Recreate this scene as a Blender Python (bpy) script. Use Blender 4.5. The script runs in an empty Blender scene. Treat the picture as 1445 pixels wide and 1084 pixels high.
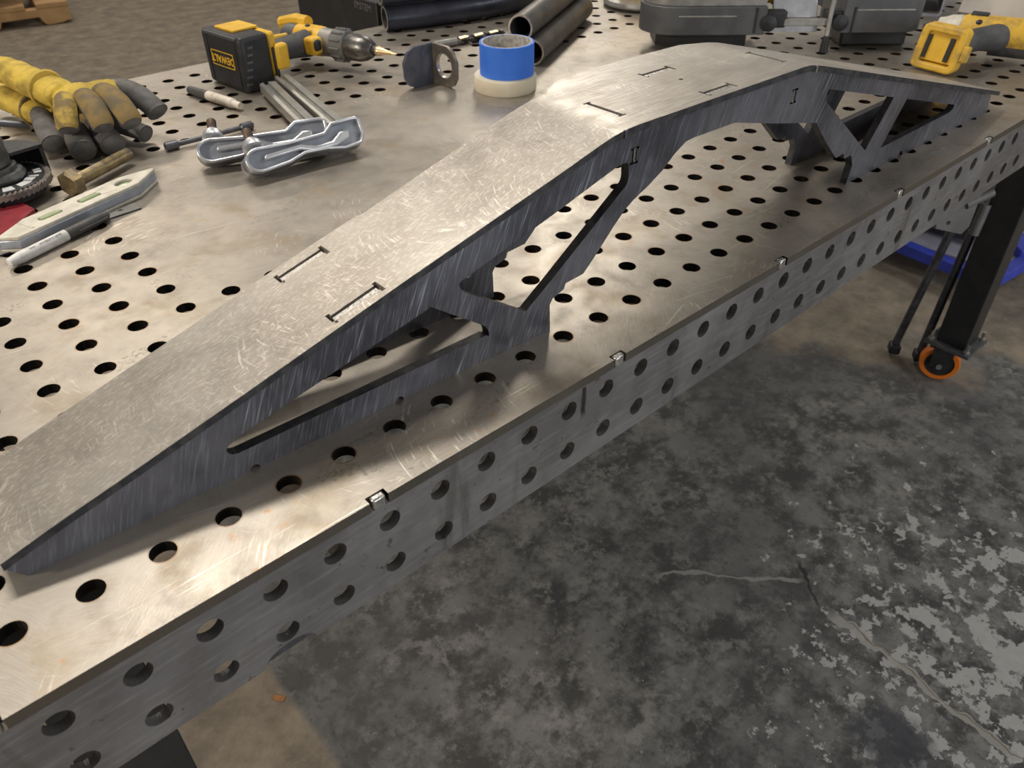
import bpy, bmesh, math, random
from mathutils import Vector, Matrix, Euler
random.seed(7)
U = 0.0508                      # one hole pitch of the welding table (two inches); shapes below are in pitches
SC = bpy.context.scene
COL = SC.collection
PI = math.pi

# ------------------------------------------------------------------ camera, light, exposure
cam = bpy.data.cameras.new('camera')
cam.sensor_fit = 'HORIZONTAL'; cam.sensor_width = 36.0
cam.lens = 1118.635 / 1445 * 36.0
cam.clip_start = 0.02; cam.clip_end = 100
cam.dof.use_dof = True; cam.dof.focus_distance = 0.85; cam.dof.aperture_fstop = 12
co = bpy.data.objects.new('camera', cam); COL.objects.link(co)
Rr = Vector((0.7434989, -0.66871027, -0.00599688)); Ff = Vector((0.52564692, 0.58993192, -0.61292385))
Rr.normalize(); Uu = Rr.cross(Ff); Uu.normalize(); Ff = Uu.cross(Rr)
M = Matrix((( Rr.x, Uu.x, -Ff.x, 0.03828737), (Rr.y, Uu.y, -Ff.y, -0.45037797), (Rr.z, Uu.z, -Ff.z, 0.44407953), (0, 0, 0, 1)))
co.matrix_world = M
SC.camera = co

W = bpy.data.worlds.new('world'); SC.world = W; W.use_nodes = True
bg = W.node_tree.nodes['Background']
bg.inputs[0].default_value = (1.0, 0.96, 0.92, 1); bg.inputs[1].default_value = 0.25

def lamp(name, loc, size, power, color, target):
    l = bpy.data.lights.new(name, 'AREA'); l.shape = 'RECTANGLE'; l.size, l.size_y = size
    l.energy = power; l.color = color
    o = bpy.data.objects.new(name, l); COL.objects.link(o); o.location = loc
    d = Vector(target) - Vector(loc); o.rotation_euler = d.to_track_quat('-Z', 'Y').to_euler()
    return o
lamp('shop_light', (0.55, 1.35, 2.45), (1.2, 0.20), 42, (1.0, 0.94, 0.86), (0.6, 0.3, 0))
lamp('shop_light', (4.0, 3.4, 2.7), (0.6, 1.6), 36, (1.0, 0.94, 0.84), (0.9, 0.3, 0))
lamp('work_light', (-1.35, 0.46, 0.90), (0.16, 0.16), 19, (1.0, 0.90, 0.78), (0.5, 0.0, 0.05))
lamp('front_fill_light', (1.2, -4.5, 0.4), (3.0, 1.6), 78, (0.90, 0.95, 1.0), (0.9, 0.0, -0.3))  # unseen fill lamp, added to brighten upright faces and the front floor
lamp('shop_light', (3.4, -2.1, 2.6), (1.2, 0.4), 22, (0.95, 0.98, 1.0), (1.6, -0.9, -0.9))
lamp('shop_light', (1.5, 6.5, 3.4), (2.0, 0.5), 60, (1.0, 0.90, 0.76), (1.5, 5.5, -0.9))

SC.view_settings.view_transform = 'Standard'; SC.view_settings.look = 'None'
SC.view_settings.gamma = 1.0; SC.view_settings.use_curve_mapping = False
SC.view_settings.exposure = 0.06

# ------------------------------------------------------------------ material helpers
class NT:
    def __init__(s, name):
        s.m = bpy.data.materials.new(name); s.m.use_nodes = True
        s.t = s.m.node_tree; s.b = s.t.nodes['Principled BSDF']; s._o = None
    def put(s, sock, v):
        if isinstance(v, bpy.types.NodeSocket): s.t.links.new(v, sock)
        elif isinstance(v, (tuple, list)) and len(v) == 3 and sock.type == 'RGBA': sock.default_value = (*v, 1)
        else: sock.default_value = v
    def math(s, op, a, b=None, c=None, clamp=False):
        n = s.t.nodes.new('ShaderNodeMath'); n.operation = op; n.use_clamp = clamp
        for i, v in enumerate((a, b, c)):
            if v is not None: s.put(n.inputs[i], v)
        return n.outputs[0]
    def obj(s):
        if s._o is None: s._o = s.t.nodes.new('ShaderNodeTexCoord').outputs['Object']
        return s._o
    def mapping(s, v, scale=(1, 1, 1), rot=(0, 0, 0), loc=(0, 0, 0)):
        n = s.t.nodes.new('ShaderNodeMapping'); s.put(n.inputs[0], v)
        n.inputs['Scale'].default_value = scale; n.inputs['Rotation'].default_value = rot; n.inputs['Location'].default_value = loc
        return n.outputs[0]
    def noise(s, v, scale, detail=4, rough=0.55, dist=0.0):
        n = s.t.nodes.new('ShaderNodeTexNoise'); s.put(n.inputs['Vector'], v)
        n.inputs['Scale'].default_value = scale; n.inputs['Detail'].default_value = detail
        n.inputs['Roughness'].default_value = rough; n.inputs['Distortion'].default_value = dist
        return n.outputs['Fac']
    def voro(s, v, scale, out='Color', feature='F1', rnd=1.0):
        n = s.t.nodes.new('ShaderNodeTexVoronoi'); n.feature = feature; s.put(n.inputs['Vector'], v)
        n.inputs['Scale'].default_value = scale; n.inputs['Randomness'].default_value = rnd
        return n.outputs[out]
    def ramp(s, f, a, b, ca=0.0, cb=1.0):
        n = s.t.nodes.new('ShaderNodeMapRange'); n.interpolation_type = 'SMOOTHSTEP'; s.put(n.inputs[0], f)
        n.inputs[1].default_value = a; n.inputs[2].default_value = b; n.inputs[3].default_value = ca; n.inputs[4].default_value = cb
        return n.outputs[0]
    def mix(s, f, a, b, blend='MIX'):
        n = s.t.nodes.new('ShaderNodeMix'); n.data_type = 'RGBA'; n.blend_type = blend
        s.put(n.inputs[0], f); s.put(n.inputs[6], a); s.put(n.inputs[7], b)
        return n.outputs[2]
    def sep(s, v):
        n = s.t.nodes.new('ShaderNodeSeparateXYZ'); s.put(n.inputs[0], v); return n.outputs
    def bump(s, h, strength=0.3, dist=0.001, normal=None):
        n = s.t.nodes.new('ShaderNodeBump'); s.put(n.inputs['Height'], h)
        n.inputs['Strength'].default_value = strength; n.inputs['Distance'].default_value = dist
        if normal is not None: s.put(n.inputs['Normal'], normal)
        return n.outputs[0]
    def swirl(s, v, cell, scale, stretch=0.04, base=0.0, spread=1.6):
        """scratches whose direction changes from patch to patch (grinding marks)"""
        wob = s.t.nodes.new('ShaderNodeTexNoise'); s.put(wob.inputs['Vector'], v); wob.inputs['Scale'].default_value = cell * 1.3
        sub = s.t.nodes.new('ShaderNodeVectorMath'); sub.operation = 'MULTIPLY_ADD'
        s.put(sub.inputs[0], wob.outputs['Color']); sub.inputs[1].default_value = (.03, .03, .03); s.put(sub.inputs[2], v)
        vo = s.t.nodes.new('ShaderNodeTexVoronoi'); s.put(vo.inputs['Vector'], sub.outputs[0]); vo.inputs['Scale'].default_value = cell
        cr = s.sep(vo.outputs['Color'])
        ang = s.math('MULTIPLY_ADD', cr[0], spread, base - spread / 2)
        r = s.t.nodes.new('ShaderNodeVectorRotate'); r.rotation_type = 'Z_AXIS'
        s.put(r.inputs['Vector'], sub.outputs[0]); s.put(r.inputs['Angle'], ang)
        return s.noise(s.mapping(r.outputs[0], (stretch, 1, 1)), scale, 3, .6)
    def arcs(s, v, cell, freq, radius, bend=.35, lo=.60, hi=.72):
        """patches of concentric grinder arcs: each Voronoi patch has its own centre of curvature"""
        vo = s.t.nodes.new('ShaderNodeTexVoronoi'); vo.voronoi_dimensions = '2D'; s.put(vo.inputs['Vector'], v); vo.inputs['Scale'].default_value = cell
        d = s.t.nodes.new('ShaderNodeVectorMath'); d.operation = 'SUBTRACT'; s.put(d.inputs[0], v); s.put(d.inputs[1], vo.outputs['Position'])
        lx, ly, lz = s.sep(d.outputs[0]); cr = s.sep(vo.outputs['Color'])
        ang = s.math('MULTIPLY_ADD', cr[0], bend * 2, -bend)
        cx = s.math('MULTIPLY', s.math('COSINE', ang), radius); cy = s.math('MULTIPLY', s.math('SINE', ang), radius)
        ax = s.math('SUBTRACT', lx, cx); ay = s.math('SUBTRACT', ly, cy)
        rr = s.math('SQRT', s.math('ADD', s.math('MULTIPLY', ax, ax), s.math('MULTIPLY', ay, ay)))
        th = s.math('ARCTAN2', ay, ax)
        cb = s.t.nodes.new('ShaderNodeCombineXYZ'); s.put(cb.inputs[0], s.math('MULTIPLY', rr, freq)); s.put(cb.inputs[1], s.math('MULTIPLY', cr[1], 37.0)); s.put(cb.inputs[2], s.math('MULTIPLY', th, 4.5))
        n = s.noise(cb.outputs[0], 1.0, 2, .5)
        fade = s.ramp(vo.outputs['Distance'], .25, .62, 1, 0)
        return s.math('MULTIPLY', s.ramp(n, lo, hi), fade)
    def done(s, color=None, metal=0.0, rough=0.5, normal=None, spec=None):
        if color is not None: s.put(s.b.inputs['Base Color'], color)
        s.put(s.b.inputs['Metallic'], metal); s.put(s.b.inputs['Roughness'], rough)
        if normal is not None: s.put(s.b.inputs['Normal'], normal)
        if spec is not None: s.put(s.b.inputs['Specular IOR Level'], spec)
        return s.m

def worn(name, c1, c2, scale=25, metal=0.0, rough=(0.4, 0.6), bump=0.15, lo=.35, hi=.65, fine=400, dist=.0006):
    t = NT(name); o = t.obj()
    f = t.noise(o, scale, 5); g = t.noise(o, fine, 3)
    col = t.mix(t.ramp(f, lo, hi), c1, c2)
    return t.done(col, metal, t.ramp(g, .3, .7, rough[0], rough[1]), t.bump(g, bump, dist))

def table_steel(name, holes=True, base=(.47, .422, .358), dark=(.31, .28, .24)):
    t = NT(name); o = t.obj()
    big = t.noise(o, 5, 5, .6, .6); mid = t.noise(o, 28, 6, .65); fine = t.noise(o, 230, 5, .7)
    c = t.mix(t.ramp(big, .3, .72), base, dark)
    c = t.mix(t.ramp(mid, .45, .8, 0, .45), c, (.20, .17, .14))
    sm = t.math('MULTIPLY', t.ramp(t.noise(t.mapping(o, (1, 2.2, 1)), 6, 4, .6, 1.5), .56, .7), t.ramp(fine, .5, .62))
    c = t.mix(t.math('MULTIPLY', sm, .75), c, (.07, .065, .06))
    rust = t.math('MULTIPLY', t.ramp(t.noise(o, 9, 3), .52, .68), t.ramp(t.noise(o, 60, 4, .7), .56, .70))
    c = t.mix(t.math('MULTIPLY', rust, .75), c, (.46, .22, .065))
    sw = t.swirl(o, 7, 1100, .035, .5, 2.6)
    scr = t.swirl(o, 2.3, 300, .012, .35, 1.5)
    c = t.mix(t.ramp(scr, .66, .74, 0, .6), c, (.72, .68, .60))
    c = t.mix(t.ramp(sw, .40, .70, 0, .35), c, (.52, .47, .40))
    c = t.mix(t.ramp(t.noise(o, 14, 5, .6, .3), .50, .72, 0, .55), c, (.30, .235, .15))
    a1 = t.arcs(t.mapping(o, (1, 1, 1), (0, 0, .5)), 9, 420, .11, .9, .60, .70)
    pa = t.ramp(t.noise(o, 4.5, 3), .48, .62)
    c = t.mix(t.math('MULTIPLY', t.math('MULTIPLY', a1, pa), .6), c, (.78, .74, .66))
    ln = t.ramp(t.noise(t.mapping(o, (.02, 1, 1), (0, 0, -.42)), 420, 2), .66, .74)
    c = t.mix(t.math('MULTIPLY', t.math('MULTIPLY', ln, t.ramp(y0 := t.sep(o)[1], .03, -.03, 0.0, 1.0)), t.ramp(t.noise(o, 7, 3), .42, .6, 0, .8)), c, (.85, .81, .72))
    if holes:
        at = t.t.nodes.new('ShaderNodeAttribute'); at.attribute_name = 'drilled'
        x, y, z = t.sep(o)
        fx = t.math('SUBTRACT', t.math('FRACT', t.math('MULTIPLY_ADD', x, 1 / U, .5 + 100)), .5)
        fy = t.math('SUBTRACT', t.math('FRACT', t.math('MULTIPLY_ADD', y, 1 / U, .5 + 100)), .5)
        r = t.math('SQRT', t.math('ADD', t.math('MULTIPLY', fx, fx), t.math('MULTIPLY', fy, fy)))
        ring = t.math('MULTIPLY', t.ramp(r, .203, .228, 1, 0), at.outputs['Fac'])
        c = t.mix(t.math('MULTIPLY', ring, t.ramp(t.noise(o, 7, 3), .42, .62, .15, .8)), c, (.30, .17, .075))
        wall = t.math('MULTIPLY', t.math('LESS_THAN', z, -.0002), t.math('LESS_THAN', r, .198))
        c = t.mix(wall, c, (.022, .02, .018))  # near-black hole walls: the dark of the bores is painted in
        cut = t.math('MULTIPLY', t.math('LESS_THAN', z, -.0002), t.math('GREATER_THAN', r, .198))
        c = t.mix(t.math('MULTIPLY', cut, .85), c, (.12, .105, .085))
    n = t.bump(sw, .16, .0005); n = t.bump(fine, .12, .0004, n)
    return t.done(c, .78, t.ramp(mid, .3, .7, .36, .5), n)

def plate_steel(name, base, dark, hot, cell=16, bd=.3, rough=(.32, .5), metal=.75, kind='arc', axis=None):
    t = NT(name); o = t.obj()
    v = o if axis is None else t.mapping(o, (1, 1, 1), axis)
    big = t.noise(o, 7, 5, .6, .5); mid = t.noise(o, 32, 4, .6); fine = t.noise(o, 300, 4, .65)
    c = t.mix(t.ramp(big, .32, .68), base, dark)
    c = t.mix(t.ramp(mid, .5, .75, 0, .4), c, dark)
    if kind == 'arc':       # curved marks left by a flap disc
        br = t.noise(t.mapping(v, (.05, 1, 1), (0, 0, -1.15)), 620, 3, .6)
        a1 = t.arcs(v, cell, 520, .075, .5, .58, .70); a2 = t.arcs(t.mapping(v, (1, 1, 1), (0, 0, .2), (.031, .017, 0)), cell * .7, 430, .10, .4, .60, .72)
        pa = t.ramp(t.noise(o, 8, 3), .40, .58)
        c = t.mix(t.ramp(br, .46, .72, 0, .30), c, hot)
        c = t.mix(t.math('MULTIPLY', t.math('MULTIPLY', t.math('MAXIMUM', a1, a2), pa), .45), c, hot)
        n = t.bump(br, bd, .0006)
    elif kind == 'brush':   # straight upright brush lines
        br = t.noise(t.mapping(t.mapping(v, (1, 1, 1), (0, 0, .32)), (1, .045, 1)), 560, 3, .62)
        b2 = t.noise(t.mapping(t.mapping(v, (1, 1, 1), (0, 0, .45)), (1, .03, 1)), 330, 2, .5)
        pa = t.ramp(t.noise(o, 9, 3), .38, .6)
        c = t.mix(t.ramp(br, .46, .76, 0, .32), c, hot)
        c = t.mix(t.math('MULTIPLY', t.ramp(b2, .60, .74, 0, .6), pa), c, (.60, .63, .72))
        n = t.bump(br, bd, .0006)
    else:                   # rolled plate, long faint streaks and drips
        br = t.noise(t.mapping(v, (.10, 1, 1), (0, 0, .25)), 240, 4, .6)
        dr = t.noise(t.mapping(v, (1, .16, 1)), 26, 4, .6)
        c = t.mix(t.ramp(br, .45, .75, 0, .35), c, hot)
        c = t.mix(t.ramp(dr, .58, .70, 0, .55), c, (.10, .085, .07))
        sp = t.ramp(t.noise(o, 70, 4, .65), .64, .70)
        c = t.mix(t.math('MULTIPLY', sp, .7), c, (.075, .055, .045))
        n = t.bump(br, bd, .0005)
        x, y, z = t.sep(o)      # one dark weld drip
        wx = t.math('ABSOLUTE', t.math('SUBTRACT', t.math('MULTIPLY_ADD', t.noise(o, 60, 2), .004, x), 9.38 * U + .002))
        dm = t.math('MULTIPLY', t.ramp(wx, .0018, .0042, 1, 0), t.math('MULTIPLY', t.ramp(z, -1.0 * U, -.8 * U), t.ramp(z, -.22 * U, -.26 * U)))
        c = t.mix(t.math('MULTIPLY', dm, .9), c, (.025, .02, .018))
    c = t.mix(t.ramp(fine, .6, .8, 0, .3), c, dark)
    return t.done(c, metal, t.ramp(mid, .3, .7, rough[0], rough[1]), n)

MT = {}
MT['table'] = table_steel('table_top_steel')
MT['panel'] = plate_steel('table_side_steel', (.27, .262, .26), (.17, .163, .16), (.40, .385, .37), bd=.10, rough=(.42, .58), metal=.6, kind='roll', axis=(-PI / 2, 0, 0))
MT['toplate'] = plate_steel('ground_top_plate_steel', (.42, .385, .335), (.32, .285, .24), (.86, .81, .72), cell=15, bd=.16, rough=(.34, .46), metal=.6)
MT['sideplate'] = plate_steel('dark_side_plate_steel', (.20, .20, .225), (.085, .085, .10), (.50, .51, .57), bd=.22, rough=(.34, .48), kind='brush', axis=(-PI / 2, 0, 0))
MT['mill'] = worn('mill_scale_steel', (.10, .10, .115), (.17, .17, .185), 40, .75, (.35, .5))
MT['edge'] = worn('cut_edge_steel', (.035, .035, .04), (.075, .072, .072), 90, .5, (.45, .6), fine=700)
MT['tab'] = worn('bright_tab_steel', (.62, .60, .56), (.45, .43, .40), 90, .9, (.22, .4))
MT['black'] = worn('black_powder_coat', (.016, .016, .017), (.026, .025, .025), 20, 0, (.38, .5), .05)
MT['blackp'] = worn('black_plastic', (.012, .012, .013), (.022, .022, .024), 40, 0, (.45, .6), .15)
MT['greyp'] = worn('dark_grey_plastic', (.065, .066, .07), (.10, .10, .10), 18, 0, (.42, .6), .12)
MT['rubber'] = worn('grey_rubber', (.05, .05, .052), (.085, .083, .08), 30, 0, (.6, .75), .25)
MT['yellow'] = worn('yellow_plastic', (.78, .47, .035), (.66, .37, .02), 30, 0, (.38, .55), .08)
MT['yellowd'] = worn('dirty_yellow_plastic', (.70, .42, .035), (.40, .25, .05), 45, 0, (.45, .65), .15, .42, .7)
MT['gearbox'] = worn('cast_gearbox_metal', (.36, .35, .32), (.27, .26, .24), 40, .5, (.4, .55))
MT['clutch'] = worn('clutch_ring_grey', (.12, .12, .115), (.17, .165, .155), 40, .3, (.4, .55))
MT['chuck'] = worn('dark_chuck_steel', (.10, .095, .09), (.19, .18, .165), 50, .85, (.25, .4))
MT['gold'] = worn('titanium_gold', (.70, .52, .28), (.55, .42, .26), 60, .9, (.25, .4))
MT['alu'] = worn('cast_aluminium', (.62, .63, .65), (.50, .51, .54), 40, .75, (.28, .42), .25)
MT['alug'] = worn('grey_clamp_web', (.30, .32, .36), (.36, .38, .42), 60, .35, (.45, .6), .3)
MT['zinc'] = worn('zinc_bar', (.42, .41, .38), (.34, .33, .30), 30, .75, (.35, .5))
MT['brown'] = worn('brown_oxide_steel', (.17, .12, .09), (.10, .075, .06), 60, .7, (.4, .55))
MT['zincy'] = worn('yellow_zinc_bolt', (.45, .35, .18), (.26, .21, .15), 70, .85, (.28, .45))
MT['cream'] = worn('dirty_cream_paint', (.66, .62, .52), (.54, .50, .42), 60, .1, (.45, .6), .1)
MT['bluegrey'] = worn('level_edge_aluminium', (.46, .50, .57), (.38, .41, .47), 60, .5, (.35, .5))
MT['vial'] = worn('green_level_vial', (.45, .52, .30), (.36, .44, .24), 30, 0, (.1, .2), .02)
MT['white'] = worn('white_marker_plastic', (.72, .71, .68), (.58, .57, .54), 120, 0, (.4, .55), .1)
MT['whited'] = worn('scuffed_white_barrel', (.72, .66, .57), (.58, .42, .30), 110, 0, (.45, .6), .1, .5, .72)
MT['capg'] = worn('dark_grey_cap', (.05, .048, .046), (.075, .07, .066), 60, 0, (.45, .6))
MT['ink'] = worn('black_ink', (.03, .03, .03), (.05, .05, .05), 60, 0, (.5, .6))
MT['red'] = worn('red_paint', (.26, .018, .028), (.19, .016, .024), 40, 0, (.45, .6), .1)
MT['blue'] = worn('blue_tape', (.035, .17, .72), (.045, .20, .78), 25, 0, (.5, .62), .06)
MT['core'] = worn('printed_tape_core', (.55, .52, .47), (.36, .34, .32), 130, 0, (.6, .7), .1, .45, .6)
MT['mask'] = worn('cream_masking_tape', (.66, .58, .42), (.72, .65, .50), 20, 0, (.6, .7), .1)
MT['bracket'] = worn('blue_black_mill_scale', (.085, .095, .125), (.13, .135, .16), 45, .55, (.34, .5))
MT['bracketw'] = worn('warm_mill_scale', (.16, .14, .12), (.24, .21, .17), 45, .6, (.34, .5))
MT['rim'] = worn('bare_cut_edge', (.60, .55, .46), (.48, .43, .36), 80, .85, (.25, .4))
MT['tubeb'] = worn('black_pipe', (.030, .032, .045), (.055, .058, .08), 20, .4, (.28, .42), .08)
MT['tubeg'] = worn('grey_pipe', (.17, .155, .135), (.115, .105, .095), 22, .7, (.36, .5), .12)
MT['tubein'] = worn('pipe_bore', (.05, .047, .042), (.09, .08, .07), 50, .4, (.5, .65))
MT['orange'] = worn('orange_polyurethane', (.80, .20, .015), (.72, .17, .012), 30, 0, (.4, .5), .05)
MT['bluem'] = worn('blue_powder_coat', (.035, .055, .42), (.05, .075, .50), 25, 0, (.35, .5), .05)
MT['lav'] = worn('pale_blue_shelf', (.36, .35, .42), (.30, .29, .36), 20, .1, (.45, .6), .05)
MT['beige'] = worn('beige_board', (.52, .47, .41), (.44, .39, .34), 14, 0, (.6, .75), .1)
MT['wood'] = worn('pallet_wood', (.56, .34, .15), (.44, .26, .11), 9, 0, (.65, .8), .3, fine=120)
MT['sack'] = worn('grey_sack', (.11, .115, .105), (.16, .16, .15), 30, 0, (.7, .85), .6, fine=90, dist=.004)
MT['flap'] = worn('abrasive_flap', (.20, .17, .145), (.12, .10, .09), 160, 0, (.75, .9), .5)
MT['lblack'] = worn('black_disc_label', (.02, .02, .02), (.035, .035, .035), 60, 0, (.4, .5), .05)
MT['lwhite'] = worn('white_label_print', (.62, .62, .61), (.50, .50, .50), 90, 0, (.45, .55), .05)
MT['grindg'] = worn('worn_grey_gearhead', (.13, .13, .125), (.07, .07, .068), 55, .4, (.45, .62), .3, .42, .62)
MT['scrap'] = worn('orange_scrap', (.45, .20, .06), (.35, .15, .05), 90, 0, (.6, .7))
MT['greyb'] = worn('grey_background_paint', (.16, .15, .145), (.20, .19, .18), 20, .2, (.5, .65))
MT['purple'] = worn('purple_cap', (.06, .04, .22), (.08, .05, .26), 20, 0, (.5, .6))

def leather(name, grey_x, yel_y):
    t = NT(name); o = t.obj(); x, y, z = t.sep(o)
    n1 = t.noise(o, 32, 4, .6); n2 = t.noise(o, 240, 4, .6)
    yel = t.mix(t.ramp(n1, .35, .7), (.62, .44, .075), (.34, .24, .05))
    brown = t.mix(t.ramp(n1, .35, .65), (.26, .185, .07), (.14, .11, .065))
    grey = t.mix(t.ramp(n1, .35, .65), (.105, .098, .092), (.16, .15, .14))
    far = t.math('MULTIPLY_ADD', n1, .05, y)
    c = t.mix(t.ramp(far, yel_y - .02, yel_y + .03), brown, yel)
    zz = t.math('MULTIPLY_ADD', n1, .016, z)
    gm = t.math('MAXIMUM', t.math('MULTIPLY', t.ramp(zz, grey_x[1], grey_x[1] + .008, 1, 0), t.ramp(far, yel_y - .01, yel_y + .03, 1, 0)),
                t.math('MULTIPLY', t.ramp(t.math('MULTIPLY_ADD', n1, .012, x), grey_x[0], grey_x[0] + .008), t.ramp(y, .002, .03, 1, 0)))
    c = t.mix(gm, c, grey)
    return t.done(c, 0, .78, t.bump(n2, .35, .0012, t.bump(t.noise(o, 60, 3), .4, .004)), .25)
MT['glove_a'] = leather('yellow_work_leather', (.060, .035), -.012)
MT['glove_b'] = leather('grey_work_leather', (.4, .9), .020)

def floor_mat():
    t = NT('stained_concrete'); o = t.obj(); x, y, z = t.sep(o)
    wob = t.noise(o, 3.2, 6, .62); n2 = t.noise(o, 10, 9, .70); n3 = t.noise(o, 55, 8, .72); n4 = t.noise(o, 24, 9, .74); big = t.noise(o, 1.6, 4, .6)
    coat = t.mix(t.ramp(n2, .40, .60), (.075, .073, .069), (.23, .222, .206))
    coat = t.mix(t.ramp(n4, .50, .62, 0, .8), coat, (.30, .287, .26))
    coat = t.mix(t.ramp(big, .42, .62, 0, .6), coat, (.12, .117, .113))
    coat = t.mix(t.ramp(n3, .52, .66, 0, .6), coat, (.07, .068, .067))
    coat = t.mix(t.ramp(t.noise(o, 40, 7, .7), .64, .70, 0, .7), coat, (.38, .37, .35))
    tan = t.mix(t.ramp(n2, .30, .70), (.17, .142, .108), (.33, .275, .205))
    tan = t.mix(t.ramp(n4, .5, .7, 0, .4), tan, (.14, .118, .092))
    tan = t.mix(t.ramp(n3, .55, .7, 0, .5), tan, (.36, .32, .26))
    # the coating ends on a straight joint at the left, and wears off far right and far back
    jx = t.ramp(t.math('MULTIPLY_ADD', wob, .03, x), 5.0 * U + .012, 5.0 * U + .03)
    rx = t.ramp(t.math('ADD', t.math('MULTIPLY_ADD', wob, 1.1, x), t.math('MULTIPLY', y, .45)), 2.66, 2.86, 1, 0)
    by = t.ramp(t.math('MULTIPLY_ADD', wob, .5, y), 1.1, 1.5, 1, 0)
    c = t.mix(t.math('MULTIPLY', t.math('MULTIPLY', jx, rx), by), tan, coat)
    # peeled pale patches
    dx = t.math('SUBTRACT', x, 1.36); dy = t.math('SUBTRACT', y, -.50)
    dd = t.math('SQRT', t.math('ADD', t.math('MULTIPLY', dx, dx), t.math('MULTIPLY', t.math('MULTIPLY', dy, dy), 1.4)))
    vo = t.noise(o, 22, 8, .66)
    peel = t.ramp(t.math('SUBTRACT', t.math('MULTIPLY_ADD', t.noise(o, 5, 3), .25, vo), t.math('MULTIPLY', dd, .30)), .588, .598)
    c = t.mix(peel, c, t.mix(n3, (.40, .385, .36), (.60, .58, .54)))
    spk = t.ramp(t.math('SUBTRACT', t.noise(o, 34, 3, .55, .5), t.math('MULTIPLY', dd, .10)), .655, .67)
    c = t.mix(t.math('MULTIPLY', spk, .8), c, (.36, .35, .33))
    # filled cracks
    def line(x0, y0, x1, y1, w, col, c):
        L = math.hypot(x1 - x0, y1 - y0); ux, uy = (x1 - x0) / L, (y1 - y0) / L
        ax = t.math('SUBTRACT', x, x0); ay = t.math('SUBTRACT', y, y0)
        al = t.math('ADD', t.math('MULTIPLY', ax, ux), t.math('MULTIPLY', ay, uy))
        ac = t.math('ABSOLUTE', t.math('ADD', t.math('SUBTRACT', t.math('MULTIPLY', ay, ux), t.math('MULTIPLY', ax, uy)), t.math('MULTIPLY_ADD', t.noise(o, 12, 3), .06, -.03)))
        ww = t.math('MULTIPLY', w, t.ramp(t.noise(o, 18, 3), .35, .6, .4, 1.3))
        m = t.math('MULTIPLY', t.math('LESS_THAN', ac, ww), t.math('MULTIPLY', t.ramp(al, 0, .03), t.ramp(al, L - .03, L, 1, 0)))
        return t.mix(t.math('MULTIPLY', m, .85), c, col)
    c = line(22.95 * U, -2.7 * U, 22.2 * U, -10.6 * U, .008, (.42, .40, .36), c)
    c = line(22.95 * U, -3.4 * U, 22.2 * U, -11.2 * U, .0012, (.20, .13, .06), c)
    c = line(19.1 * U, 3.1 * U, 23.6 * U, -1.4 * U, .005, (.34, .33, .30), c)
    c = line(24.4 * U, -.4 * U, 22.6 * U, -2.6 * U, .003, (.03, .03, .03), c)
    # oil spot
    sx = t.math('SUBTRACT', x, 19.6 * U); sy = t.math('SUBTRACT', y, -6.9 * U)
    sd = t.math('ADD', t.math('SQRT', t.math('ADD', t.math('MULTIPLY', sx, sx), t.math('MULTIPLY', sy, sy))), t.math('MULTIPLY_ADD', wob, .10, -.05))
    c = t.mix(t.math('MULTIPLY', t.ramp(t.math('MULTIPLY_ADD', n4, .10, sd), .08, .125, .8, 0), 1.0), c, (.055, .055, .066))
    return t.done(c, 0, t.ramp(n2, .3, .7, .6, .8), t.bump(n3, .2, .002, t.bump(peel, .2, .001)), .3)
MT['floor'] = floor_mat()

# ------------------------------------------------------------------ geometry helpers
def link(name, me, m=None, parent=None, loc=None, rot=None):
    o = bpy.data.objects.new(name, me); COL.objects.link(o)
    if m is not None: me.materials.append(MT[m] if isinstance(m, str) else m)
    if parent is not None: o.parent = parent
    if loc is not None: o.location = Vector(loc) * U
    if rot is not None: o.rotation_euler = rot
    return o
def tag(o, label=None, cat=None, group=None, kind=None):
    for k, v in (('label', label), ('category', cat), ('group', group), ('kind', kind)):
        if v: o[k] = v
    return o
def thing(name, label, cat, loc=(0, 0, 0), rz=0.0, group=None):
    o = bpy.data.objects.new(name, None); COL.objects.link(o); o.empty_display_size = .02
    o.location = Vector(loc) * U; o.rotation_euler = (0, 0, rz)
    return tag(o, label, cat, group)

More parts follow.
